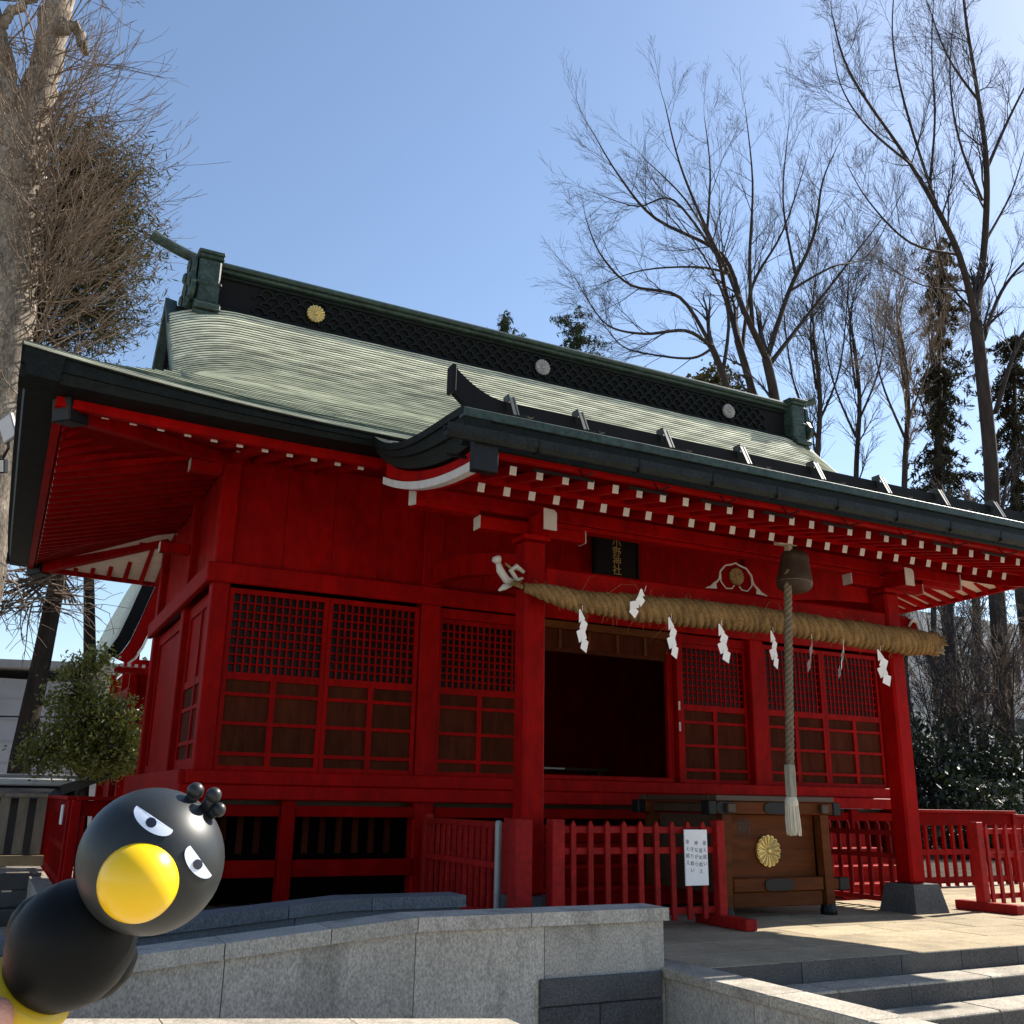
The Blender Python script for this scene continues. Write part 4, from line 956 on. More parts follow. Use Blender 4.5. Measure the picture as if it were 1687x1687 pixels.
OB('lid_frame', MB().box(xl-.12, xr+.13, YF-.06, YF+.05, 1.003, 1.055, 0, .006).box(xl-.12, xr+.13, YK-.05, YK+.06, 1.003, 1.055, 0, .006).box(xl-.12, xl-.02, YF+.052, YK-.052, 1.003, 1.055, 0, .006).box(xr+.03, xr+.13, YF+.052, YK-.052, 1.003, 1.055, 0, .006), WOODD)
for i in range(7):
    y = YF+.12+i*.12; OB('lid_slat', MB().prism([(xl-.02, y-.03, 1.01), (xl-.02, y+.03, 1.01), (xl-.02, y, 1.05)], (xr-xl+.05, 0, 0)), WOODD)
OB('bottom_rail', MB().box(xl+.055, xr-.05, YF-.035, YF+.05, .22, .335, 0, .008)); OB('base_board', MB().box(xl+.058, xr-.06, YF-.02, YF+.045, .09, .217, 0, .006))
OB('bottom_rail_end', MB().box(xr+.06, xr+.15, YF-.03, YF+.045, .215, .32, 0, .012)); OB('metal_end_cap', MB().box(xr+.152, xr+.28, YF-.035, YF+.05, .21, .325, 0, .008), BLACK)
OB('side_bracket', MB().prism([(xr+.07, YF+.10, .30), (xr+.19, YF+.10, .30), (xr+.15, YF+.10, .88), (xr+.055, YF+.10, .88)], (0, .10, 0)), BLACK)
def fit(x, z, w, h, y):
    pts = []
    for k in range(20):
        a = 2*math.pi*k/20; c_, s_ = math.cos(a), math.sin(a)
        pts.append((x+math.copysign(abs(c_)**.45, c_)*w/2, y, z+math.copysign(abs(s_)**.7, s_)*h/2))
    OB('metal_fitting', MB().prism(pts, (0, -.012, 0)), BLACK)
fit(.49, .277, .34, .105, YF-.036); fit(.53, .944, .36, .105, YF-.046); fit(xl-.02, .944, .2, .105, YF-.046)
link('crest', chrysanthemum(.142, .035).mesh('crest', GOLD), ox, (.45, YF+.055, .565))
for ch, x in (('納', .19), ('奉', .76)):
    o = link('ink_character', text_mesh(ch, .16, INK, .001), ox, (x, YF+.058, .77)); o.rotation_euler = (R(90), 0, 0)

# ------------------------------------------------------------------ PICKET FENCES
def fence(label, p0, p1, n, h=.83, feet=(), post=(.085, .085), wide=.045, extra=None, pointed=True, name='picket_fence', rails=(.76, .60, .13), grp=None, m=REDW):
    p0 = np.array(p0, float); p1 = np.array(p1, float); d = p1-p0; L = np.linalg.norm(d[:2]); u = d/L; v = np.array((-u[1], u[0], 0))
    f = thing(name, label, 'fence', tuple((p0+p1)/2), grp)
    for k, q in enumerate((p0, p1)):
        w = post[k]
        if w: MB().obox(q+np.array((0, 0, h/2+.01)), u*w/2, v*w/2, np.array((0, 0, h/2)), 0, .006).build('fence_post', m, f, org=tuple(q))
    for z in rails: MB().obox((p0+p1)/2+np.array((0, 0, z))+v*.028, u*(L/2), v*.016, np.array((0, 0, .026)), 0, .003).build('rail', m, f, org=tuple((p0+p1)/2+np.array((0, 0, z))))
    w = wide/2; t = .011; hh = h
    pk = MB(); loc = [(-w, .06), (w, .06), (w, hh-.04), (w*.45, hh-.012), (0, hh), (-w*.45, hh-.012), (-w, hh-.04)]
    if not pointed: loc = [(-w, .06), (w, .06), (w, hh-.05), (-w, hh-.05)]
    pk.prism([tuple(u*a+np.array((0, 0, z))-v*t) for a, z in loc], tuple(v*2*t)); me = pk.mesh('picket', m)
    for i in range(n):
        q = p0+u*L*(i+1)/(n+1)
        link('picket', me, f, tuple(q))
    for k in feet:
        q = p0 if k == 0 else p1
        MB().obox(q+np.array((0, 0, .045))-v*.05, u*.06, v*.33, np.array((0, 0, .043)), 0, .006).build('foot', m, f, org=tuple(q))
    return f
fence('red picket fence with a white notice, left of the offertory box', (-2.05, -2.5, 0), (-.46, -2.5, 0), 9, feet=(1,), post=(.11, .085))
fence('red slatted fence running back from the left porch pillar', (-2.2, -2.02, 0), (-2.2, -.25, 0), 13, rails=(.78, .46, .08), wide=.05, pointed=False)
fence('red picket fence running back from the right porch pillar', (2.2, -2.04, 0), (2.2, -.25, 0), 12, rails=(.72, .50, .08), wide=.05)
fence('red picket fence standing on feet on the sunlit paving right of the right pillar', (2.86, -2.42, 0), (4.7, -2.25, 0), 10, feet=(0, 1), rails=(.75, .52, .13), post=(.10, .085))
# red post close to the left pillar, grey pole and pipe box
rp = thing('fence_post', 'short red fence post just left of the left porch pillar', 'post', (-2.33, -2.42, 0))
MB().box(-2.40, -2.25, -2.50, -2.36, 0, .84, 0, .008).build('post_body', REDW, rp)
gp = tag(MB().lathe([(.028, 0), (.028, .80), (.02, .82)], (-2.40, -2.20, 0), (0, 0, 1), 12).build('grey_pole', STEELG, None, org=(-2.40, -2.20, 0)), 'thin grey pole beside the left porch pillar', 'pole')
# notice
nt_ = thing('notice_board', 'white notice with brush lettering tied to the picket fence', 'sign', (-.72, -2.52, .55))
MB().box(-.845, -.61, -2.545, -2.533, .325, .765, 0, .002).build('board', PAPER, nt_)
for i, (s_, dz) in enumerate((('祓え給い', 0), ('清め給え', -.06), ('神ながら', 0), ('守り給い', -.05), ('幸え給え', .01))):
    for k, ch in enumerate(s_):
        o = link('ink_character', text_mesh(ch, .040, INK, .0004), nt_, (-.640-i*.044, -2.5456, .655+dz-k*.054)); o.rotation_euler = (R(90), 0, 0)
# side railing enclosures around the flanks of the hall
def railing(label, p0, p1, n, ztop=.93, name='railing_fence', kind_cap=True):
    p0 = np.array(p0, float); p1 = np.array(p1, float); d = p1-p0; L = np.linalg.norm(d); u = d/L; v = np.array((-u[1], u[0], 0)); mid = (p0+p1)/2
    f = thing(name, label, 'fence', tuple(mid))
    MB().obox(mid+np.array((0, 0, ztop)), u*(L/2), v*.06, np.array((0, 0, .02)), 0, .004).build('top_rail', RED, f, org=tuple(mid+np.array((0, 0, ztop))))
    MB().obox(mid+np.array((0, 0, ztop-.10)), u*(L/2), v*.02, np.array((0, 0, .078)), 0, .004).build('apron_board', RED2, f, org=tuple(mid+np.array((0, 0, ztop-.1))))
    for z in (.42, .08): MB().obox(mid+np.array((0, 0, z)), u*(L/2), v*.018, np.array((0, 0, .035)), 0, .004).build('rail', RED, f, org=tuple(mid+np.array((0, 0, z))))
    me = MB().obox((0, 0, (ztop-.18)/2), u*.02, v*.02, np.array((0, 0, (ztop-.18)/2))).mesh('slat', RED)
    for i in range(n): link('slat', me, f, tuple(p0+u*L*(i+.5)/n+v*.0))
    for q in (p0, p1): MB().obox(q+np.array((0, 0, ztop/2)), u*.045, v*.045, np.array((0, 0, ztop/2-.022)), 0, .006).build('fence_post', RED, f, org=tuple(q))
    return f
railing('red railing beside the left flank of the hall, behind the toy bird', (-5.22, 1.95, 0), (-4.62, 1.95, 0), 4)
rl = railing('red railing running back along the left flank of the hall, with a white tag', (-5.25, 2.05, 0), (-5.25, 6.5, 0), 24)
tag(MB().box(-5.335, -5.315, 2.25, 2.42, .66, .86, 0, .003).build('white_tag', PAPER, rl, org=(-5.33, 2.3, .7)), 'small white tag')
railing('red railing running right from the front right corner of the hall', (4.62, -.05, 0), (6.6, -.05, 0), 12)
railing('lower red railing at the right edge, beyond the long railing', (6.75, .05, 0), (9.0, .25, 0), 12, .88)

# ------------------------------------------------------------------ BACKGROUND BUILDINGS
hd = thing('rear_shrine_building', 'second red shrine building with green roof behind the left flank', 'shrine', (-2.0, 9.5, 0))
MB().box(-4.0, 2, 9.2, 13, 0, 3.3).build('wall', RED2, hd)
for y in (9.2, 10.5, 12.9): MB().box(-4.12, -4.002, y-.09, y+.09, 0, 3.4).build('post', RED, hd)
MB().box(-4.14, -4.003, 9.0, 13, 2.6, 2.8).build('beam', RED, hd)
rb_ = MB(); sec_ = [(-4.66, 3.27), (-4.55, 3.37), (-4.44, 3.58), (-4.32, 3.95), (-4.16, 4.5), (-3.9, 5.3), (-3.5, 6.3), (-3.0, 7.2)]
rb_.grid([[(x, 8.6, z) for x, z in sec_], [(x, 18.5, z) for x, z in sec_]]); rb_.grid([[(x+.12, 8.6, z-.05) for x, z in sec_], [(x+.12, 18.5, z-.05) for x, z in sec_]], flip=True)
rb_.build('roof', COPPER, hd)
fb = MB(); fb.grid([[(x-.01, 8.59, z+.02) for x, z in sec_], [(x+.19, 8.59, z-.04) for x, z in sec_], [(x+.19, 8.72, z-.04) for x, z in sec_]]); fb.build('bargeboard', BLACKP, hd)
fr = MB(); fr.grid([[(x+.191, 8.62, z-.045) for x, z in sec_], [(x+.40, 8.62, z-.12) for x, z in sec_], [(x+.40, 8.72, z-.12) for x, z in sec_]]); fr.build('verge_board', RED, hd)
MB().tube([(x+.42, 8.61, z-.13) for x, z in sec_], .02, 5).build('white_trim', WHITE, hd)
MB().box(-4.55, -2.5, 8.66, 8.9, 3.0, 3.08).build('eave_beam', RED, hd); MB().box(-4.56, -4.44, 8.63, 8.655, 2.98, 3.14).build('white_end', WHITE, hd, org=(-4.5, 8.6, 3.0))
for i in range(9): MB().box(-4.36+i*.12, -4.31+i*.12, 8.6, 9.2, 3.09, 3.14).build('rafter', RED, hd, org=(-4.3+i*.12, 9, 3.1)); MB().box(-4.362+i*.12, -4.308+i*.12, 8.592, 8.599, 3.088, 3.142).build('white_end', WHITE, hd, org=(-4.3+i*.12, 8.6, 3.1))
hs = thing('house', 'grey-blue sided house wall beyond the fence at far left', 'house', (-8, 22, 0))
MB().box(-14, -3.5, 20, 28, 0, 3.9).build('wall', HOUSE, hs)
for z in np.arange(.6, 3.9, .55): MB().box(-14, -3.5, 19.985, 19.998, z, z+.03).build('siding_joint', HOUSER, hs, org=(-8, 20, z))
MB().prism([(-14.4, 19.6, 3.9), (-3.2, 19.6, 4.25), (-3.2, 19.6, 4.45), (-14.4, 19.6, 4.1)], (0, 8.6, 0)).build('roof', HOUSER, hs)
MB().box(-9.3, -8.9, 19.95, 19.999, 2.6, 3.2).build('window', GLASS, hs)
ab = thing('apartment_building', 'pale building seen between the trunks beyond the right pillar', 'building', (40, 26, 0))
MB().box(31, 52, 25, 33, 0, 10.6).build('wall', PALEB, ab)
for i in range(7):
    for z in (1.4, 4.4, 7.4):
        wq = MB().box(32.2+i*2.9, 33.4+i*2.9, 24.94, 24.995, z, z+1.2).build('window', HOUSER, ab, org=(33+i*2.9, 25, z)); MB().box(32.3+i*2.9, 33.3+i*2.9, 24.91, 24.935, z+.08, z+1.12).build('pane', GLASS, wq, org=(33+i*2.9, 25, z))
# roofed wall, wooden fence and stone footing at far left
rw = thing('roofed_wall', 'dark roofed wall with pale ridge behind the wooden fence', 'wall', (-7, 6.2, 0))
MB().box(-12, -5.2, 7.3, 7.5, 0, .95).build('wall', TILED, rw)
MB().prism([(-12, 6.8, .90), (-12, 8.0, .90), (-12, 7.42, 1.08), (-12, 7.38, 1.08)], (7.1, 0, 0)).build('roof', TILED, rw)
MB().box(-12, -4.92, 7.28, 7.52, 1.08, 1.19, 0, .02).build('ridge_tile', TILEL, rw); MB().box(-12, -4.88, 7.32, 7.48, 1.192, 1.25, 0, .02).build('ridge_tile', HOUSER, rw)
MB().prism([(-5.1, 6.9, .95), (-4.2, 6.9, 1.30), (-4.2, 6.9, 1.40), (-5.1, 6.9, 1.10)], (0, 1.1, 0)).build('roof_end', TILED, rw)
wf = thing('wooden_fence', 'weathered grey-brown wooden board fence at the left edge', 'fence', (-7, 5.2, 0))
for i in range(24): MB().box(-10.2+i*.215, -10.08+i*.215, 5.2, 5.23, .22, .92).build('board', FENCEW, wf, org=(-10.14+i*.215, 5.2, .5))
MB().box(-10.3, -5.35, 5.16, 5.30, .925, .97).build('top_rail', FENCEW, wf); MB().box(-10.3, -5.3, 5.14, 5.32, .08, .20).build('bottom_rail', mat('tan_board', (.26, .19, .10), .8, .2, 6), wf)
fw = thing('stone_footing', 'dark grey stone blocks below the wooden fence at the left edge', 'stone wall', (-7.5, 4.9, -.5))
for j in range(3):
    for i in range(8): MB().box(-11.3+i*.75+(j % 2)*.3, -10.56+i*.75+(j % 2)*.3, 4.87-.12*(2-j), 4.895, -.58+.20*j, -.386+.20*j, 0, .012).build('stone', GRANITED, fw, org=(-11+i*.75, 4.8, -.4))

# ------------------------------------------------------------------ TREES
def norm(v): return v/(np.linalg.norm(v)+1e-9)
def grow(S, rng, p, d, L, r, lvl, up=.12, wig=.16, kids=5, ang=(.3, .65), shrink=(.45, .75), start=.2, rmin=.004, flat=None):
    n = max(3, min(9, int(L/.25))); seg = L/n; p = np.array(p, float); d = norm(np.array(d, float)); pts = [p]; ds_ = [d]
    for i in range(n):
        d = norm(d+rng.normal(size=3)*wig*.5+np.array((0, 0, up))*.5); q = p+d*seg
        S.append((p, q, max(rmin, r*(1-.75*i/n)), max(rmin, r*(1-.75*(i+1)/n)))); p = q; pts.append(p); ds_.append(d)
    if lvl <= 0: return
    for k in range(kids):
        t = start+(1-start)*(k+rng.random())/kids; i = min(n-1, int(t*n)); base = pts[i]+(pts[i+1]-pts[i])*(t*n-i)
        a = rng.uniform(*ang); w = norm(np.cross(ds_[i], rng.normal(size=3))); nd = norm(ds_[i]*math.cos(a)+w*math.sin(a))
        grow(S, rng, base, nd, L*rng.uniform(*shrink)*(1.05-.45*t), r*(1-.7*t)*.62, lvl-1, up, wig, max(2, kids-1), ang, shrink, start, rmin)
def limb(S, rng, pts, r0, r1, kids, L, lvl, up=.12, rmin=.005, ang=(.35, .8), start=.25, wig=.16, kidn=5):
    pts = [np.array(p, float) for p in pts]
    # subdivide for smoothness
    fine = []
    for i in range(len(pts)-1):
        p0 = pts[max(0, i-1)]; p1 = pts[i]; p2 = pts[i+1]; p3 = pts[min(len(pts)-1, i+2)]
        for t in np.linspace(0, 1, 6)[:-1]:
            fine.append(.5*((2*p1)+(-p0+p2)*t+(2*p0-5*p1+4*p2-p3)*t*t+(-p0+3*p1-3*p2+p3)*t**3))
    fine.append(pts[-1]); n = len(fine)
    rad = [r0+(r1-r0)*i/(n-1) for i in range(n)]
    for k in range(kids):
        t = start+(1-start)*(k+rng.random())/kids; i = min(n-2, int(t*(n-1))); d = norm(fine[i+1]-fine[i]); a = rng.uniform(*ang)
        w = norm(np.cross(d, rng.normal(size=3))); nd = norm(d*math.cos(a)+w*math.sin(a))
        grow(S, rng, fine[i], nd, L*rng.uniform(.6, 1.1)*(1.1-.5*t), max(rmin*1.5, rad[i]*.42), lvl, up, wig, kidn, rmin=rmin)
    grow(S, rng, fine[-1], norm(fine[-1]-fine[-2]), L*.7, rad[-1], lvl, up, wig, kidn, rmin=rmin)
    return fine, rad
def px_path(pp, y, rng=None, wob=.0):
    return [at(a, b, y+(rng.normal()*wob if rng is not None and i else 0)) for i, (a, b) in enumerate(pp)]
def tree(label, name, cat, y, limbs, seed, L=2.2, lvl=2, kids=9, bark=BARKD, twig=TWIGD, up=.12, rmin=.005, base=None, group=None, wob=.5, kidn=5, ang=(.35, .8), wig=.16, tsides=10):
    """limbs: (pixel path, r0 m, r1 m, number of side branches)"""
    rng = np.random.default_rng(seed); S = []; T = MB(); first = px_path(limbs[0][0], y)
    b = np.array(base if base is not None else (first[0][0], first[0][1], -.03)); o = thing(name, label, cat, tuple(b), group)
    for i, (pp, r0, r1, kd) in enumerate(limbs):
        q = px_path(pp, y, rng if i else None, wob)
        if i == 0 and q[0][2] > .1: q = [np.array((q[0][0], q[0][1], -.05))]+q
        fine, rad = limb(S, rng, q, r0, r1, kd, L, lvl, up, rmin, ang, .25 if i else .5, wig, kidn)
        T.tube(fine, rad, tsides)
    T.build('trunk', bark, o, smooth=True); m_ = seg_mesh('branches', [(a-b, c-b, r0, r1) for a, c, r0, r1 in S], twig); link('branches', m_, o, tuple(b)); return o
def leaf_tree(label, name, cat, base, blobs, n, size, m, seed, aspect=.5, droop=0., trunk=None, bark=BARKD, group=None, clump=.25, per=28):
    """blobs: (centre, (rx,ry,rz)); leaves in clumps through their volume"""
    rng = np.random.default_rng(seed); o = thing(name, label, cat, tuple(base), group); C = []; tot = sum(b[1][0]*b[1][1]*b[1][2] for b in blobs)**1.0
    stems = []
    for c, rr in blobs:
        k = max(3, int(n*rr[0]*rr[1]*rr[2]/tot/per)); c = np.array(c, float); rr = np.array(rr)
        for _ in range(k):
            d = norm(rng.normal(size=3)); q = c+d*rr*rng.uniform(.25, 1.0)**.6
            C.append(q+rng.normal(size=(per, 3))*clump*np.array((1, 1, .6)))
            if rng.random() < .5: stems.append((c*np.array((1, 1, 1))-np.array((0, 0, rr[2]*.3)), q, .012, .005))
    C = np.concatenate(C); b = np.array(base, float)
    link('crown', leaf_mesh('crown', C-b, m, size, aspect, rng, droop), o, tuple(b))
    if trunk is not None: MB().tube(trunk[0], trunk[1], 9).build('trunk', bark, o, smooth=True)
    if stems: tag(link('branches', seg_mesh('branches', [(p-b, q-b, r0, r1) for p, q, r0, r1 in stems], bark), o, tuple(b)), kind='stuff')
    return o

# --- big pollarded tree at the left with a broom of shoots
rng = np.random.default_rng(11); YT = 7.5
T = MB(); S = []
bt = at(-90, 1320, YT); bb = np.array((bt[0], YT, -.03)); big = thing('pollarded_tree', 'big old tree at the left edge with a broom of bare upswept shoots', 'tree', tuple(bb))
main = px_path([(-95, 1330), (-62, 1050), (-32, 880), (-12, 720), (8, 560), (22, 420), (32, 300), (40, 205)], YT); 
def fineline(q, k=8):
    out_ = []
    for i in range(len(q)-1):
        for t in np.linspace(0, 1, k)[:-1]: out_.append(q[i]*(1-t)+q[i+1]*t)
    out_.append(q[-1]); return out_
def gnarl(q, r0, r1, amp):
    f_ = fineline(q); n = len(f_); return [p+rng.normal(size=3)*amp*.3 for p in f_], [(r0+(r1-r0)*i/(n-1))*(1+rng.normal()*amp) for i in range(n)]
tr, rad = gnarl(main, .44, .40, .06); T.tube(tr, rad, 14)
l1, lr1 = gnarl(px_path([(36, 240), (62, 160), (85, 70), (108, -60), (125, -180)], YT), .33, .20, .06); T.tube(l1, lr1, 12)
l2, lr2 = gnarl(px_path([(34, 240), (14, 170), (2, 100), (-20, 0), (-40, -120)], YT), .25, .16, .06); T.tube(l2, lr2, 12)
st_, sr_ = gnarl(px_path([(104, 50), (122, 42), (134, 58), (142, 90)], YT-.3), .11, .07, .08); T.tube(st_, sr_, 8)
st_, sr_ = gnarl(px_path([(4, 40), (18, 18), (40, 8), (58, -8)], YT-.2), .10, .05, .08); T.tube(st_, sr_, 8)
T.build('trunk', BARK, big, smooth=True)
rt = np.array(_r); fr_ = np.array((-.35, -.94, 0))
for k in range(330):
    u_ = rng.random()
    if u_ < .80: py = rng.normal(380, 130); p = at(rng.uniform(30, 85), min(max(py, 90), 660), YT+rng.uniform(-.45, .1))
    elif u_ < .93: p = l1[rng.integers(len(l1))]+rng.normal(size=3)*.08
    else: p = l2[rng.integers(len(l2))]+rng.normal(size=3)*.08
    sd = rng.random(); hz = rt*rng.uniform(.35, 1.0) if sd < .70 else (-rt*rng.uniform(.1, .8) if sd < .84 else rt*rng.uniform(-.3, .3)+fr_*.8)
    d = norm(hz+fr_*rng.normal()*.45+np.array((0, 0, rng.uniform(-.45, .95))))
    L_ = rng.uniform(.8, 2.7)*(1 if sd < .72 else .7)
    grow(S, rng, p, d, L_, rng.uniform(.011, .022), 2 if k % 2 else 1, .20, .24, 4, (.2, .6), (.35, .65), .25, .0042)
m_ = seg_mesh('shoots', [(a-bb, c-bb, r0, r1) for a, c, r0, r1 in S], TWIG); link('shoots', m_, big, tuple(bb))
def shift(c, r): return (c, r)
# cedar behind it, olive-brown needles
yb = 9.0; blobs = [(at(px, py, yb), (rx, rx, rz)) for px, py, rx, rz in ((118, 250, .8, 1.0), (150, 330, 1.0, 1.0), (180, 290, .8, 1.0), (130, 430, 1.2, .9), (190, 400, .9, .9), (150, 500, 1.1, .8), (95, 540, 1.0, .8), (80, 350, .9, 1.3))]
c0 = at(30, 600, yb)
leaf_tree('olive-brown cedar behind the bare shoots at the left', 'cedar_tree', 'tree', (c0[0], yb, -.03), blobs, 30000, .14, LEAFO, 21, .14, .15, trunk=([(c0[0], yb, -.05), (c0[0], yb, 8), at(150, 200, yb)], [.3, .25, .05]))
# leaning dark trunks at the left
lt_ = [np.array((at(30, 1270, 9)[0], 9, -.05)), at(34, 1250, 9), at(62, 1120, 9), at(84, 1010, 9), at(98, 940, 9), at(112, 800, 9)]
o = thing('bare_tree', 'leaning dark trunk with tangled bare twigs in front of the house', 'tree', tuple(lt_[0])); MB().tube(lt_, [.19, .18, .165, .15, .14, .1], 10).build('trunk', BARKD, o, smooth=True)
S = []; rng = np.random.default_rng(31)
for k in range(90):
    p = at(rng.uniform(-30, 110), rng.uniform(940, 1010), 8.6+rng.normal()*.6); d = norm(np.array(_r)*rng.uniform(-1, 1)+np.array((0, rng.normal()*.4, rng.uniform(-.5, .4)))); grow(S, rng, p, d, rng.uniform(.5, 1.2), .018, 1, -.06, .3, 4, (.3, .9), (.4, .7), .2, .005)
for k in range(30):
    p = lt_[4]; q = at(rng.uniform(-20, 130), rng.uniform(930, 1000), 8.6); S.append((p, q, .03, .015))
link('branches', seg_mesh('branches', [(a-lt_[0], c-lt_[0], r0, r1) for a, c, r0, r1 in S], TWIG), o, tuple(lt_[0]))
l3 = [np.array((at(150, 1250, 10)[0], 10, -.05)), at(148, 1080, 10), at(147, 1000, 10), at(146, 930, 10)]
o = thing('bare_tree', 'slim dark trunk standing beside the rear green roof', 'tree', tuple(l3[0])); MB().tube(l3, [.12, .11, .1, .09], 8).build('trunk', BARKD, o)
# camellia bush
yb = 6.6; blobs = [(at(px, py, yb), (rx, rx*.8, rz)) for px, py, rx, rz in ((135, 1130, .42, .5), (150, 1190, .6, .45), (120, 1230, .62, .4), (175, 1240, .6, .4), (195, 1180, .4, .3), (200, 1230, .4, .4), (60, 1250, .3, .2), (75, 1225, .32, .3), (155, 1090, .25, .3), (90, 1160, .22, .15))]
c0 = at(140, 1290, yb); leaf_tree('glossy yellow-green evergreen bush left of the hall', 'evergreen_bush', 'bush', (c0[0], yb, -.03), blobs, 15000, .055, LEAFB, 41, .55, .1, trunk=([(c0[0], yb, -.05), (c0[0], yb, 1.0)], [.07, .04]), clump=.11, per=20)

# --- bare zelkova behind the ridge
tree('broad leafless zelkova with fanned crown rising behind the ridge', 'zelkova_tree', 'tree', 9.0,
     [([(1300, 1000), (1290, 760), (1275, 650), (1262, 590)], .17, .12, 2),
      ([(1262, 590), (1225, 510), (1200, 450), (1165, 380), (1120, 270), (1095, 170)], .095, .012, 14),
      ([(1225, 515), (1190, 420), (1080, 360), (1020, 290), (975, 215)], .07, .010, 14),
      ([(1262, 595), (1300, 480), (1340, 390), (1355, 300), (1380, 240)], .085, .010, 12),
      ([(1240, 545), (1235, 430), (1240, 300), (1228, 180)], .065, .010, 12),
      ([(1268, 600), (1330, 520), (1400, 430), (1465, 345)], .07, .010, 12),
      ([(1200, 450), (1150, 440), (1060, 445), (985, 470)], .04, .008, 10),
      ([(1180, 420), (1110, 330), (1050, 340), (985, 320)], .04, .008, 10),
      ([(1300, 480), (1370, 440), (1430, 420), (1480, 330)], .04, .008, 9),
      ([(1310, 450), (1290, 330), (1300, 200)], .045, .008, 10),
      ([(1165, 380), (1170, 280), (1160, 190)], .04, .008, 9)], 51, L=2.1, lvl=2, up=.10, kidn=6, rmin=.0027, wig=.17, ang=(.3, .75))
tree('leafless tree with low arching limb left of the zelkova', 'bare_tree', 'tree', 8.4,
     [([(1230, 1000), (1215, 720), (1195, 630), (1172, 570)], .11, .08, 2),
      ([(1172, 570), (1130, 545), (1060, 550), (1000, 535), (960, 480)], .055, .010, 12), ([(1172, 570), (1120, 490), (1040, 470), (990, 420), (965, 360)], .055, .010, 12),
      ([(1172, 575), (1140, 590), (1080, 585), (1025, 570), (985, 520)], .04, .008, 11),
      ([(1190, 620), (1200, 520), (1170, 440), (1110, 350)], .055, .010, 10)], 53, L=1.9, lvl=2, up=.05, kidn=6, rmin=.0027, wig=.17, ang=(.3, .75))
tree('leafless tree with twin dark trunks right behind the ridge centre', 'bare_tree', 'tree', 9.6,
     [([(1262, 1000), (1250, 700), (1238, 640), (1215, 560)], .13, .10, 2), ([(1215, 560), (1195, 480), (1180, 420), (1130, 330), (1060, 260)], .08, .010, 12), ([(1222, 580), (1240, 470), (1290, 380), (1330, 260)], .065, .010, 10)], 57, L=2.0, lvl=2, kidn=6, rmin=.0027, wig=.17, ang=(.3, .75))
# --- tall tree at the right
tree('tallest leafless tree with thick grey trunk at the right edge', 'tall_bare_tree', 'tree', 8.0,
     [([(1668, 1345), (1655, 1150), (1640, 950), (1632, 760), (1618, 620), (1608, 530)], .25, .17, 2),
      ([(1608, 530), (1580, 420), (1530, 320), (1480, 240), (1400, 120), (1370, 20)], .11, .014, 15),
      ([(1605, 540), (1622, 400), (1625, 270), (1610, 150), (1590, 20), (1580, -100)], .12, .03, 14),
      ([(1625, 280), (1660, 200), (1700, 120), (1760, 0)], .06, .012, 10), ([(1620, 560), (1650, 480), (1700, 420), (1780, 350)], .075, .012, 10),
      ([(1545, 345), (1490, 170), (1470, 50), (1480, -80)], .05, .010, 11), ([(1640, 680), (1680, 560), (1740, 480)], .08, .03, 5),
      ([(1500, 270), (1430, 210), (1385, 140), (1370, 60)], .04, .008, 10), ([(1530, 320), (1540, 200), (1535, 80), (1540, -40)], .045, .01, 11),
      ([(1618, 330), (1580, 230), (1565, 120), (1575, 0)], .05, .010, 11), ([(1622, 400), (1665, 320), (1690, 240)], .05, .010, 9), ([(1612, 520), (1560, 460), (1540, 380), (1535, 300)], .04, .008, 9), ([(1615, 170), (1560, 90), (1520, -20)], .05, .010, 10), ([(1580, 420), (1500, 400), (1430, 330), (1390, 260)], .045, .008, 10), ([(1600, 480), (1520, 470), (1450, 430)], .03, .008, 7)], 61, L=2.5, lvl=2, bark=BARKD, up=.10, kidn=8, rmin=.0032, wig=.17, ang=(.3, .75))
# --- thinner bare trees filling the gap
for k, (px, yy, hh, lab) in enumerate(((1345, 13.0, 430, 'thin leafless tree just right of the ridge end ornament'), (1410, 15.0, 470, 'thin leafless tree midway between ridge end and tall tree'), (1490, 12.0, 480, 'slim reddish leafless tree left of the dark cedar'), (1540, 16.0, 560, 'pale leafless tree low in front of the dark cedar'))):
    tree(lab, 'bare_tree', 'tree', yy, [([(px, 1100), (px, 800), (px+6, 660), (px-4, 560)], .13, .06, 9), ([(px, 720), (px-40, 620), (px-60, hh+20)], .05, .01, 8), ([(px+2, 700), (px+40, 600), (px+55, hh)], .05, .01, 8), ([(px, 640), (px-10, 540), (px+5, hh-20)], .05, .01, 8)], 70+k, L=3.0, lvl=2, kidn=9, wig=.12, ang=(.2, .5), twig=TWIG if k == 2 else TWIGD, up=.10, rmin=.0048)
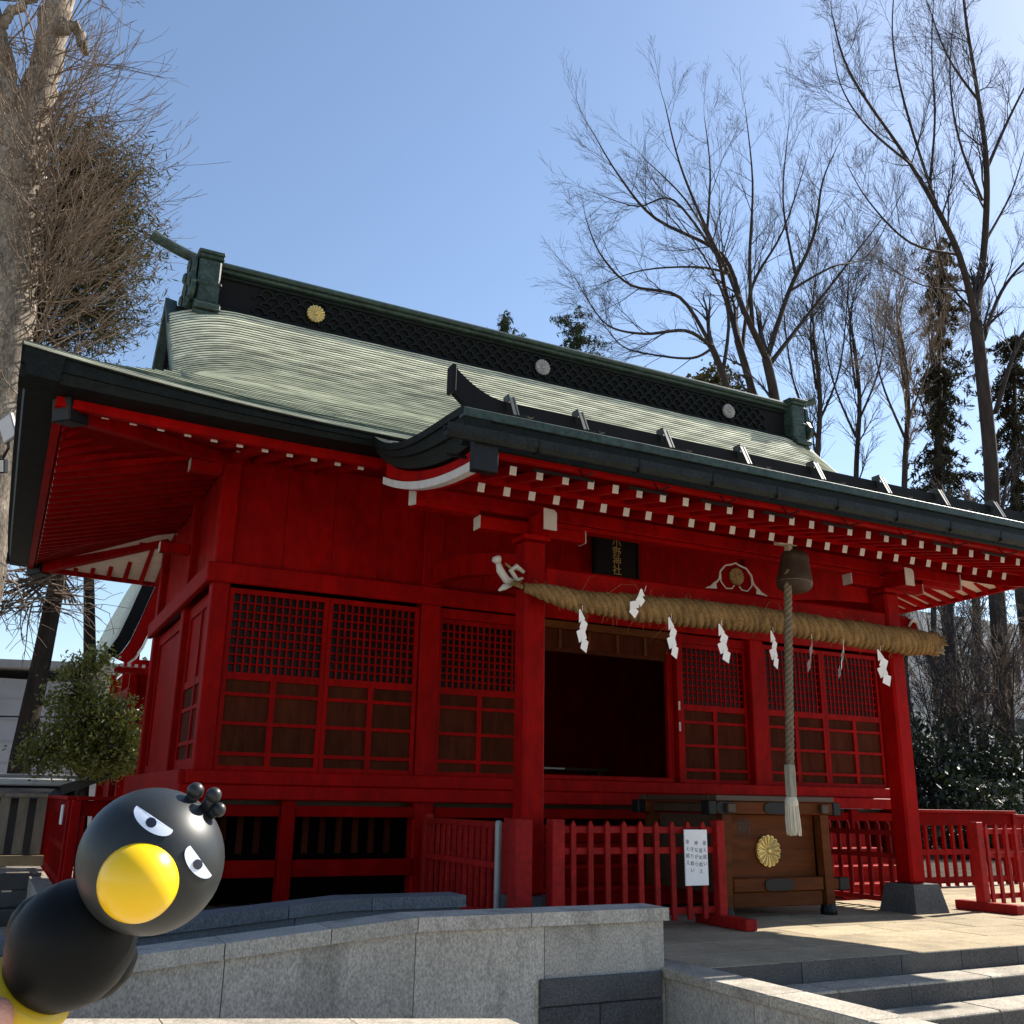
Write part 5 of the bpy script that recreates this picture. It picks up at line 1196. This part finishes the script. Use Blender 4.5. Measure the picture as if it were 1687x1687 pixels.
# --- dark conifers at the right
def conifer(label, px, ptop, pbot, y, w, n, seed, m=LEAFK, size=.16, droop=.35, whorls=22):
    rng_ = np.random.default_rng(seed); top = at(px, ptop, y); low = at(px, pbot, y); b = np.array((low[0], y, -.03)); H = top[2]-low[2]
    o = thing('conifer_tree', label, 'tree', tuple(b)); C = []; S_ = []; per = max(6, n//(whorls*8))
    for i in range(whorls):
        t = ((i+rng_.uniform(-.8, 1.2))/whorls); t = max(.01, t)**.85; c = top+(low-top)*t; R_ = w*((.10+.95*t**.8) if whorls < 20 else (.42+.5*t))*rng_.uniform(.55, 1.2)
        for k in range(9):
            a_ = rng_.uniform(0, 6.283); L_ = R_*rng_.uniform(.3, 1.3); c = c+np.array((0, 0, rng_.normal()*.12*w)); d = np.array((math.cos(a_), math.sin(a_), .25-droop*rng_.uniform(.5, 1.6)))
            tip = c+d*L_; mid = c+d*L_*.5+np.array((0, 0, .10*L_)); S_ += [(c-b, mid-b, .016, .010), (mid-b, tip-b, .010, .004)]
            f_ = rng_.random(per)**.6; q = c+(mid-c)*np.minimum(1, f_*2)[:, None]+(tip-mid)*np.maximum(0, f_*2-1)[:, None]
            sd_ = np.array((-math.sin(a_), math.cos(a_), 0)); q = q+sd_*(rng_.normal(size=(per, 1))*.16*L_*(1.1-f_[:, None]*.7))+rng_.normal(size=(per, 3))*.03; q[:, 2] -= rng_.random(per)*.16
            C.append(q)
    C = np.concatenate(C); link('crown', leaf_mesh('crown', C-b, m, size, .22, rng_, .8), o, tuple(b))
    link('branches', seg_mesh('branches', S_, BARKD), o, tuple(b)); MB().tube([b, low, top], [.28, .2, .02], 9).build('trunk', BARKD, o, smooth=True); return o
conifer('dark drooping cedar between the thin trees and the tall tree', 1548, 390, 900, 14, 1.75, 14000, 81, size=.22, droop=.75, whorls=30)
conifer('dark cedar crown at the right edge behind the tall trunk', 1672, 540, 900, 13, 1.7, 12000, 82, size=.22, droop=.75, whorls=22)
conifer('low dark conifer top peeking over the left half of the ridge', 830, 518, 660, 14, 1.2, 4200, 83, LEAFG, .13, .12, 15)
conifer('spreading conifer top peeking over the ridge near its middle', 945, 556, 680, 15, 2.5, 6500, 84, LEAFG, .13, .10, 15)
c0 = at(1172, 680, 16); leaf_tree('round brown-green crown peeking over the ridge below the arching limb', 'evergreen_tree', 'tree', (c0[0], 16, -.03), [(at(1172, 640, 16), (1.0, 1.0, .8)), (at(1190, 655, 16), (.8, .8, .6)), (at(1150, 650, 16), (.7, .7, .5))], 2400, .16, LEAFO, 85, .5, .2, trunk=([(c0[0], 16, -.05), c0], [.2, .12]))
# --- woodland beyond the right pillar
for k, (px, w, yy, lab) in enumerate(((1566, .17, 9.5, 'dark tree trunk nearest the right pillar, below the porch eave'), (1612, .15, 11.0, 'dark tree trunk between the two others beyond the right railing'), (1640, .12, 13, 'slender trunk right behind the middle dark trunk'))):
    tree(lab, 'bare_tree', 'tree', yy, [([(px+8, 1300), (px+2, 1150), (px-4, 1000), (px-10, 850)], w, w*.8, 6), ([(px+2, 1180), (px-25, 1090), (px-40, 1010)], .05, .012, 7), ([(px, 1120), (px+30, 1050), (px+50, 990)], .05, .012, 7), ([(px+4, 1240), (px+30, 1180), (px+70, 1150)], .03, .01, 6)], 90+k, L=1.5, lvl=2, twig=TWIG if k == 1 else TWIGD, rmin=.006, up=.04)
for k, (px, py, rx, rz, yy, lab) in enumerate(((1545, 1250, .9, .7, 6.5, 'dark evergreen shrub just right of the right pillar'), (1600, 1230, 1.1, .8, 7.5, 'dark evergreen shrub in the middle beyond the right railing'), (1660, 1260, 1.0, .7, 6.2, 'dark evergreen shrub at the right edge behind the railing'), (1500, 1220, .9, .9, 8.5, 'dark evergreen shrub between hall corner and right pillar'), (1620, 1310, 1.2, .45, 5.0, 'low leafy shrub with paler leaves behind the right railing'))):
    c0 = at(px, py, yy); leaf_tree(lab, 'evergreen_bush', 'bush', (c0[0], yy, -.03), [((c0[0], yy, c0[2]), (rx, rx*.8, rz)), ((c0[0]-.4*rx, yy+.3, max(.3, c0[2]-.6)), (rx, rx*.8, rz)), ((c0[0]+.5*rx, yy+.2, max(.3, c0[2]-.7)), (rx, rx*.8, rz)), ((c0[0], yy, .4), (rx*1.2, rx, .5))], 3600, .12, LEAF, 100+k, .5, .1, trunk=([(c0[0], yy, -.05), (c0[0], yy, c0[2])], [.06, .03]), clump=.16, per=22, group='dark shrubs beyond the right railing')
for k, (px, yy, lab) in enumerate(((1535, 7.5, 'tangled bare bush just right of the right pillar'), (1588, 9.0, 'tangled bare bush between the dark trunks'), (1630, 7.0, 'tangled bare bush left of the tall grey trunk'), (1690, 7.0, 'tangled bare bush at the right edge'), (1560, 12.0, 'tangled bare bush farther back, in front of the pale building'))):
    tree(lab, 'bare_bush', 'bush', yy, [([(px, 1330), (px+rg.randint(-8, 8), 1230), (px+rg.randint(-25, 25), 1120), (px+rg.randint(-45, 45), 1010)], .05, .014, 11), ([(px, 1290), (px-30, 1180), (px-50, 1080)], .035, .01, 9), ([(px, 1280), (px+35, 1190), (px+40, 1060)], .035, .01, 9)], 140+k, L=1.9, lvl=2, twig=TWIG if k % 2 else TWIGD, rmin=.006, up=.05, wig=.25, kidn=6, group='bare bushes beyond the right railing')
# distant wood that reads as one mass
rng = np.random.default_rng(120); C = []
for k in range(420):
    x = rng.uniform(-45, 70); y = rng.uniform(30, 45); z = abs(rng.normal())*2.2+.4; C.append(np.array((x, y, z))+rng.normal(size=(22, 3))*.7)
C = np.concatenate(C); tag(link('distant_wood', leaf_mesh('distant_wood', C, LEAF, .5, .6, rng), None, (0, 0, 0)), 'far band of dark shrubbery beyond the buildings', 'wood', kind='stuff')
cb_ = [np.array((-16+t*14, 13.0+t*1.5, 2.75-.5*math.sin(t*math.pi)*.6)) for t in np.linspace(0, 1, 20)]
tag(MB().tube(cb_, .018, 5).build('overhead_cable', BLACK), 'thin dark cable sagging across the grey-blue house wall', 'cable')
# floodlights on the big tree
fl = thing('floodlight', 'grey square floodlight fixed to the big tree at the left edge', 'floodlight', tuple(at(14, 708, YT-.6)))
c = at(14, 706, YT-.6); a1 = norm(np.array(_r)*.7+np.array(_u)*.5); a2 = norm(np.array(_u)*.9-np.array(_r)*.25); a3 = norm(np.cross(a1, a2))
MB().obox(c, a1*.13, a2*.19, a3*.05, 0, .01).build('housing', STEELG, fl); MB().obox(c-a3*.052*np.sign(a3@_f), a1*.11, a2*.165, a3*.006).build('glass', mat('lamp_glass', (.5, .5, .55), .12), fl)
MB().tube([c, c-np.array(_u)*.3, at(2, 760, YT-.35)], .025, 6).build('bracket', BLACK, fl)
fl2 = thing('floodlight', 'small lamp below the square floodlight on the big tree', 'floodlight', tuple(at(4, 765, YT-.6))); c = at(4, 768, YT-.6)
MB().obox(c, np.array(_r)*.06, np.array(_u)*.11, np.array(_f)*.06, 0, .01).build('housing', BLACK, fl2); MB().obox(c-np.array(_f)*.065, np.array(_r)*.045, np.array(_u)*.09, np.array(_f)*.004).build('glass', WHITE, fl2)

# ------------------------------------------------------------------ TOY BIRD AND THE HAND THAT HOLDS IT
D = .36; PXM = D/FPX
def cp(px, py, dz=0.0): return CAM+(_f+_r*(px-HALF)/FPX-_u*(py-HALF)/FPX)*(D+dz)
Hc = cp(250, 1417); HR = 117*PXM*1.0
ax = norm(_r*.66+_u*.75+_f*.03)                 # toy axis, base to head
toy = thing('toy_bird', 'black plastic toy bird with yellow ball beak held in front of the camera', 'toy', tuple(cp(60, 1640)))
def ball(c, r_, sq=1.0, n=40, axis=ax):
    k = 24; return [(r_*math.sin(math.pi*i/k), -r_*sq*math.cos(math.pi*i/k)) for i in range(k+1)]
head = MB().lathe(ball(Hc, HR, .97), Hc, ax, 48).build('head', TOYBM, toy, smooth=True)
Bc = cp(229, 1452, -HR*.80); MB().lathe(ball(Bc, 65*PXM*.94), Bc, ax, 36).build('beak', TOYY, head, smooth=True)
def on_head(px, py, k):
    d = norm(_f+_r*(px-HALF)/FPX-_u*(py-HALF)/FPX); oc = CAM-Hc; b = d@oc; c_ = oc@oc-(HR*k)**2; h = b*b-c_
    return CAM+d*(-b-math.sqrt(max(h, 0)))
def eye(cx, cy, a, b, rot, k, m, nm, lid=1.0):
    rings = []
    for s_ in (1, .66, .33):
        ring_ = []
        for w in np.linspace(0, 2*math.pi, 33)[:-1]:
            u_, v_ = s_*a*math.cos(w), s_*b*math.sin(w); v_ = max(v_, -lid*b*s_)
            ring_.append(on_head(cx+u_*math.cos(rot)-v_*math.sin(rot), cy+u_*math.sin(rot)+v_*math.cos(rot), k))
        rings.append(ring_)
    n = 32; vs_ = [p for r_ in rings for p in r_]+[on_head(cx, cy, k)]; fs = []
    for i in range(2):
        for j in range(n): fs.append((i*n+j, i*n+(j+1) % n, (i+1)*n+(j+1) % n, (i+1)*n+j))
    for j in range(n): fs.append((2*n+j, 2*n+(j+1) % n, 3*n))
    return MB().add(vs_, fs).build(nm, m, head, smooth=True)
eye(253, 1351, 37, 20, R(34), 1.006, EYEW, 'eye', .22); eye(328, 1420, 31, 19, R(54), 1.006, EYEW, 'eye', .22)
eye(249, 1355, 9, 8.5, 0, 1.013, EYEK, 'pupil'); eye(326, 1424, 8, 8.5, 0, 1.013, EYEK, 'pupil')
for (px, py, r_, px0, py0) in ((322, 1303, 14, 312, 1322), (352, 1310, 13, 338, 1332), (360, 1334, 12, 345, 1342)):
    c = cp(px, py, 0.004); b0 = cp(px0, py0, .004); MB().tube([b0, c], [r_*PXM*.8, r_*PXM*.7], 12).lathe([(r_*PXM*math.sin(math.pi*i/10), -r_*PXM*math.cos(math.pi*i/10)) for i in range(11)], c, ax, 16).build('crest_knob', TOYBM, head, smooth=True)
b0 = cp(62, 1618, .002); Lb = 1/PXM
prof_ = [(58, -6), (66, 0), (72, 10), (86, 30), (97, 58), (100, 88), (95, 118), (82, 145), (62, 165), (50, 180)]
body = MB().lathe([(0.1*PXM, -6*PXM)]+[(r_*PXM, h*PXM) for r_, h in prof_]+[(0.1*PXM, 182*PXM)], b0, ax, 48).build('body', TOYB, toy, smooth=True)
wc = cp(168, 1590, .014); MB().lathe([(r_*PXM, h*PXM) for r_, h in ((.1, -62), (22, -58), (40, -44), (50, -15), (48, 20), (34, 48), (14, 60), (.1, 62))], wc, norm(ax*1.0+_r*.15), 28).build('wing', TOYB, body, smooth=True)
wc = cp(62, 1520, .016); MB().lathe([(r_*PXM, h*PXM) for r_, h in ((.1, -52), (18, -50), (36, -38), (44, -10), (42, 18), (28, 42), (12, 52), (.1, 54))], wc, norm(ax*1.0-_r*.1), 28).build('wing', TOYB, body, smooth=True)
MB().lathe([(r_*PXM, h*PXM) for r_, h in ((.1, -230), (50, -228), (64, -200), (70, -150), (74, -70), (76, -20), (72, -8), (.1, -5))], b0, ax, 40).build('yellow_base', TOYYB, toy, smooth=True)

# hand: palm, four fingers and thumb closed around the base, mostly out of the picture
def hand():
    side = norm(np.cross(ax, _f)); side = -side if side@_r < 0 else side   # right in the picture, across the toy
    fwd = norm(np.cross(ax, side)); fwd = -fwd if fwd@_f < 0 else fwd      # away from the camera
    base = b0-ax*.031                                                     # grip centre on the yellow base
    R0 = 76*PXM+.0085
    def around(ang, r_, h): return base-side*0+(-side*math.cos(ang)+fwd*math.sin(ang))*r_+ax*h
    verts = []; edges = []; radii = []
    def chain(pts, rad, start=None):
        prev = start
        for p, r_ in zip(pts, rad):
            verts.append(tuple(p-base)); radii.append(r_); k = len(verts)-1
            if prev is not None: edges.append((prev, k))
            prev = k
        return prev
    wrist = chain([base-side*.075+fwd*.03-ax*.075, base-side*.055+fwd*.025-ax*.04, base-side*.045+fwd*.02-ax*.010], [.026, .024, .020])
    palm = wrist
    for i, (h, s) in enumerate(((-.004, 1.0), (-.021, 1.04), (-.038, 1.0), (-.054, .85))):     # fingers go round the far side
        pts = [around(R(a), R0+.002, h) for a in (35, 75, 115, 150)][: 4]; pts = [around(R(a*s), R0+.001, h) for a in (32, 78, 120, 152)]
        chain(pts, [.0092, .0085, .0078, .0066], palm)
    chain([base-side*.036-fwd*.012-ax*.012, around(R(-55), R0+.002, .010), around(R(-96), R0, .033)], [.0125, .0098, .0080], palm)   # thumb on the near side
    me = bpy.data.meshes.new('hand'); me.from_pydata(verts, edges, []); me.materials.append(SKIN)
    o = link('hand', me, None, tuple(base)); sk = o.modifiers.new('skin', 'SKIN'); sk.use_smooth_shade = True
    if not me.skin_vertices: me.attributes
    for i, r_ in enumerate(radii): me.skin_vertices[0].data[i].radius = (r_, r_)
    me.skin_vertices[0].data[0].use_root = True
    sb_ = o.modifiers.new('sub', 'SUBSURF'); sb_.levels = 2; sb_.render_levels = 2
    tag(o, 'hand gripping the yellow base of the toy bird at the lower left corner', 'hand')
hand()
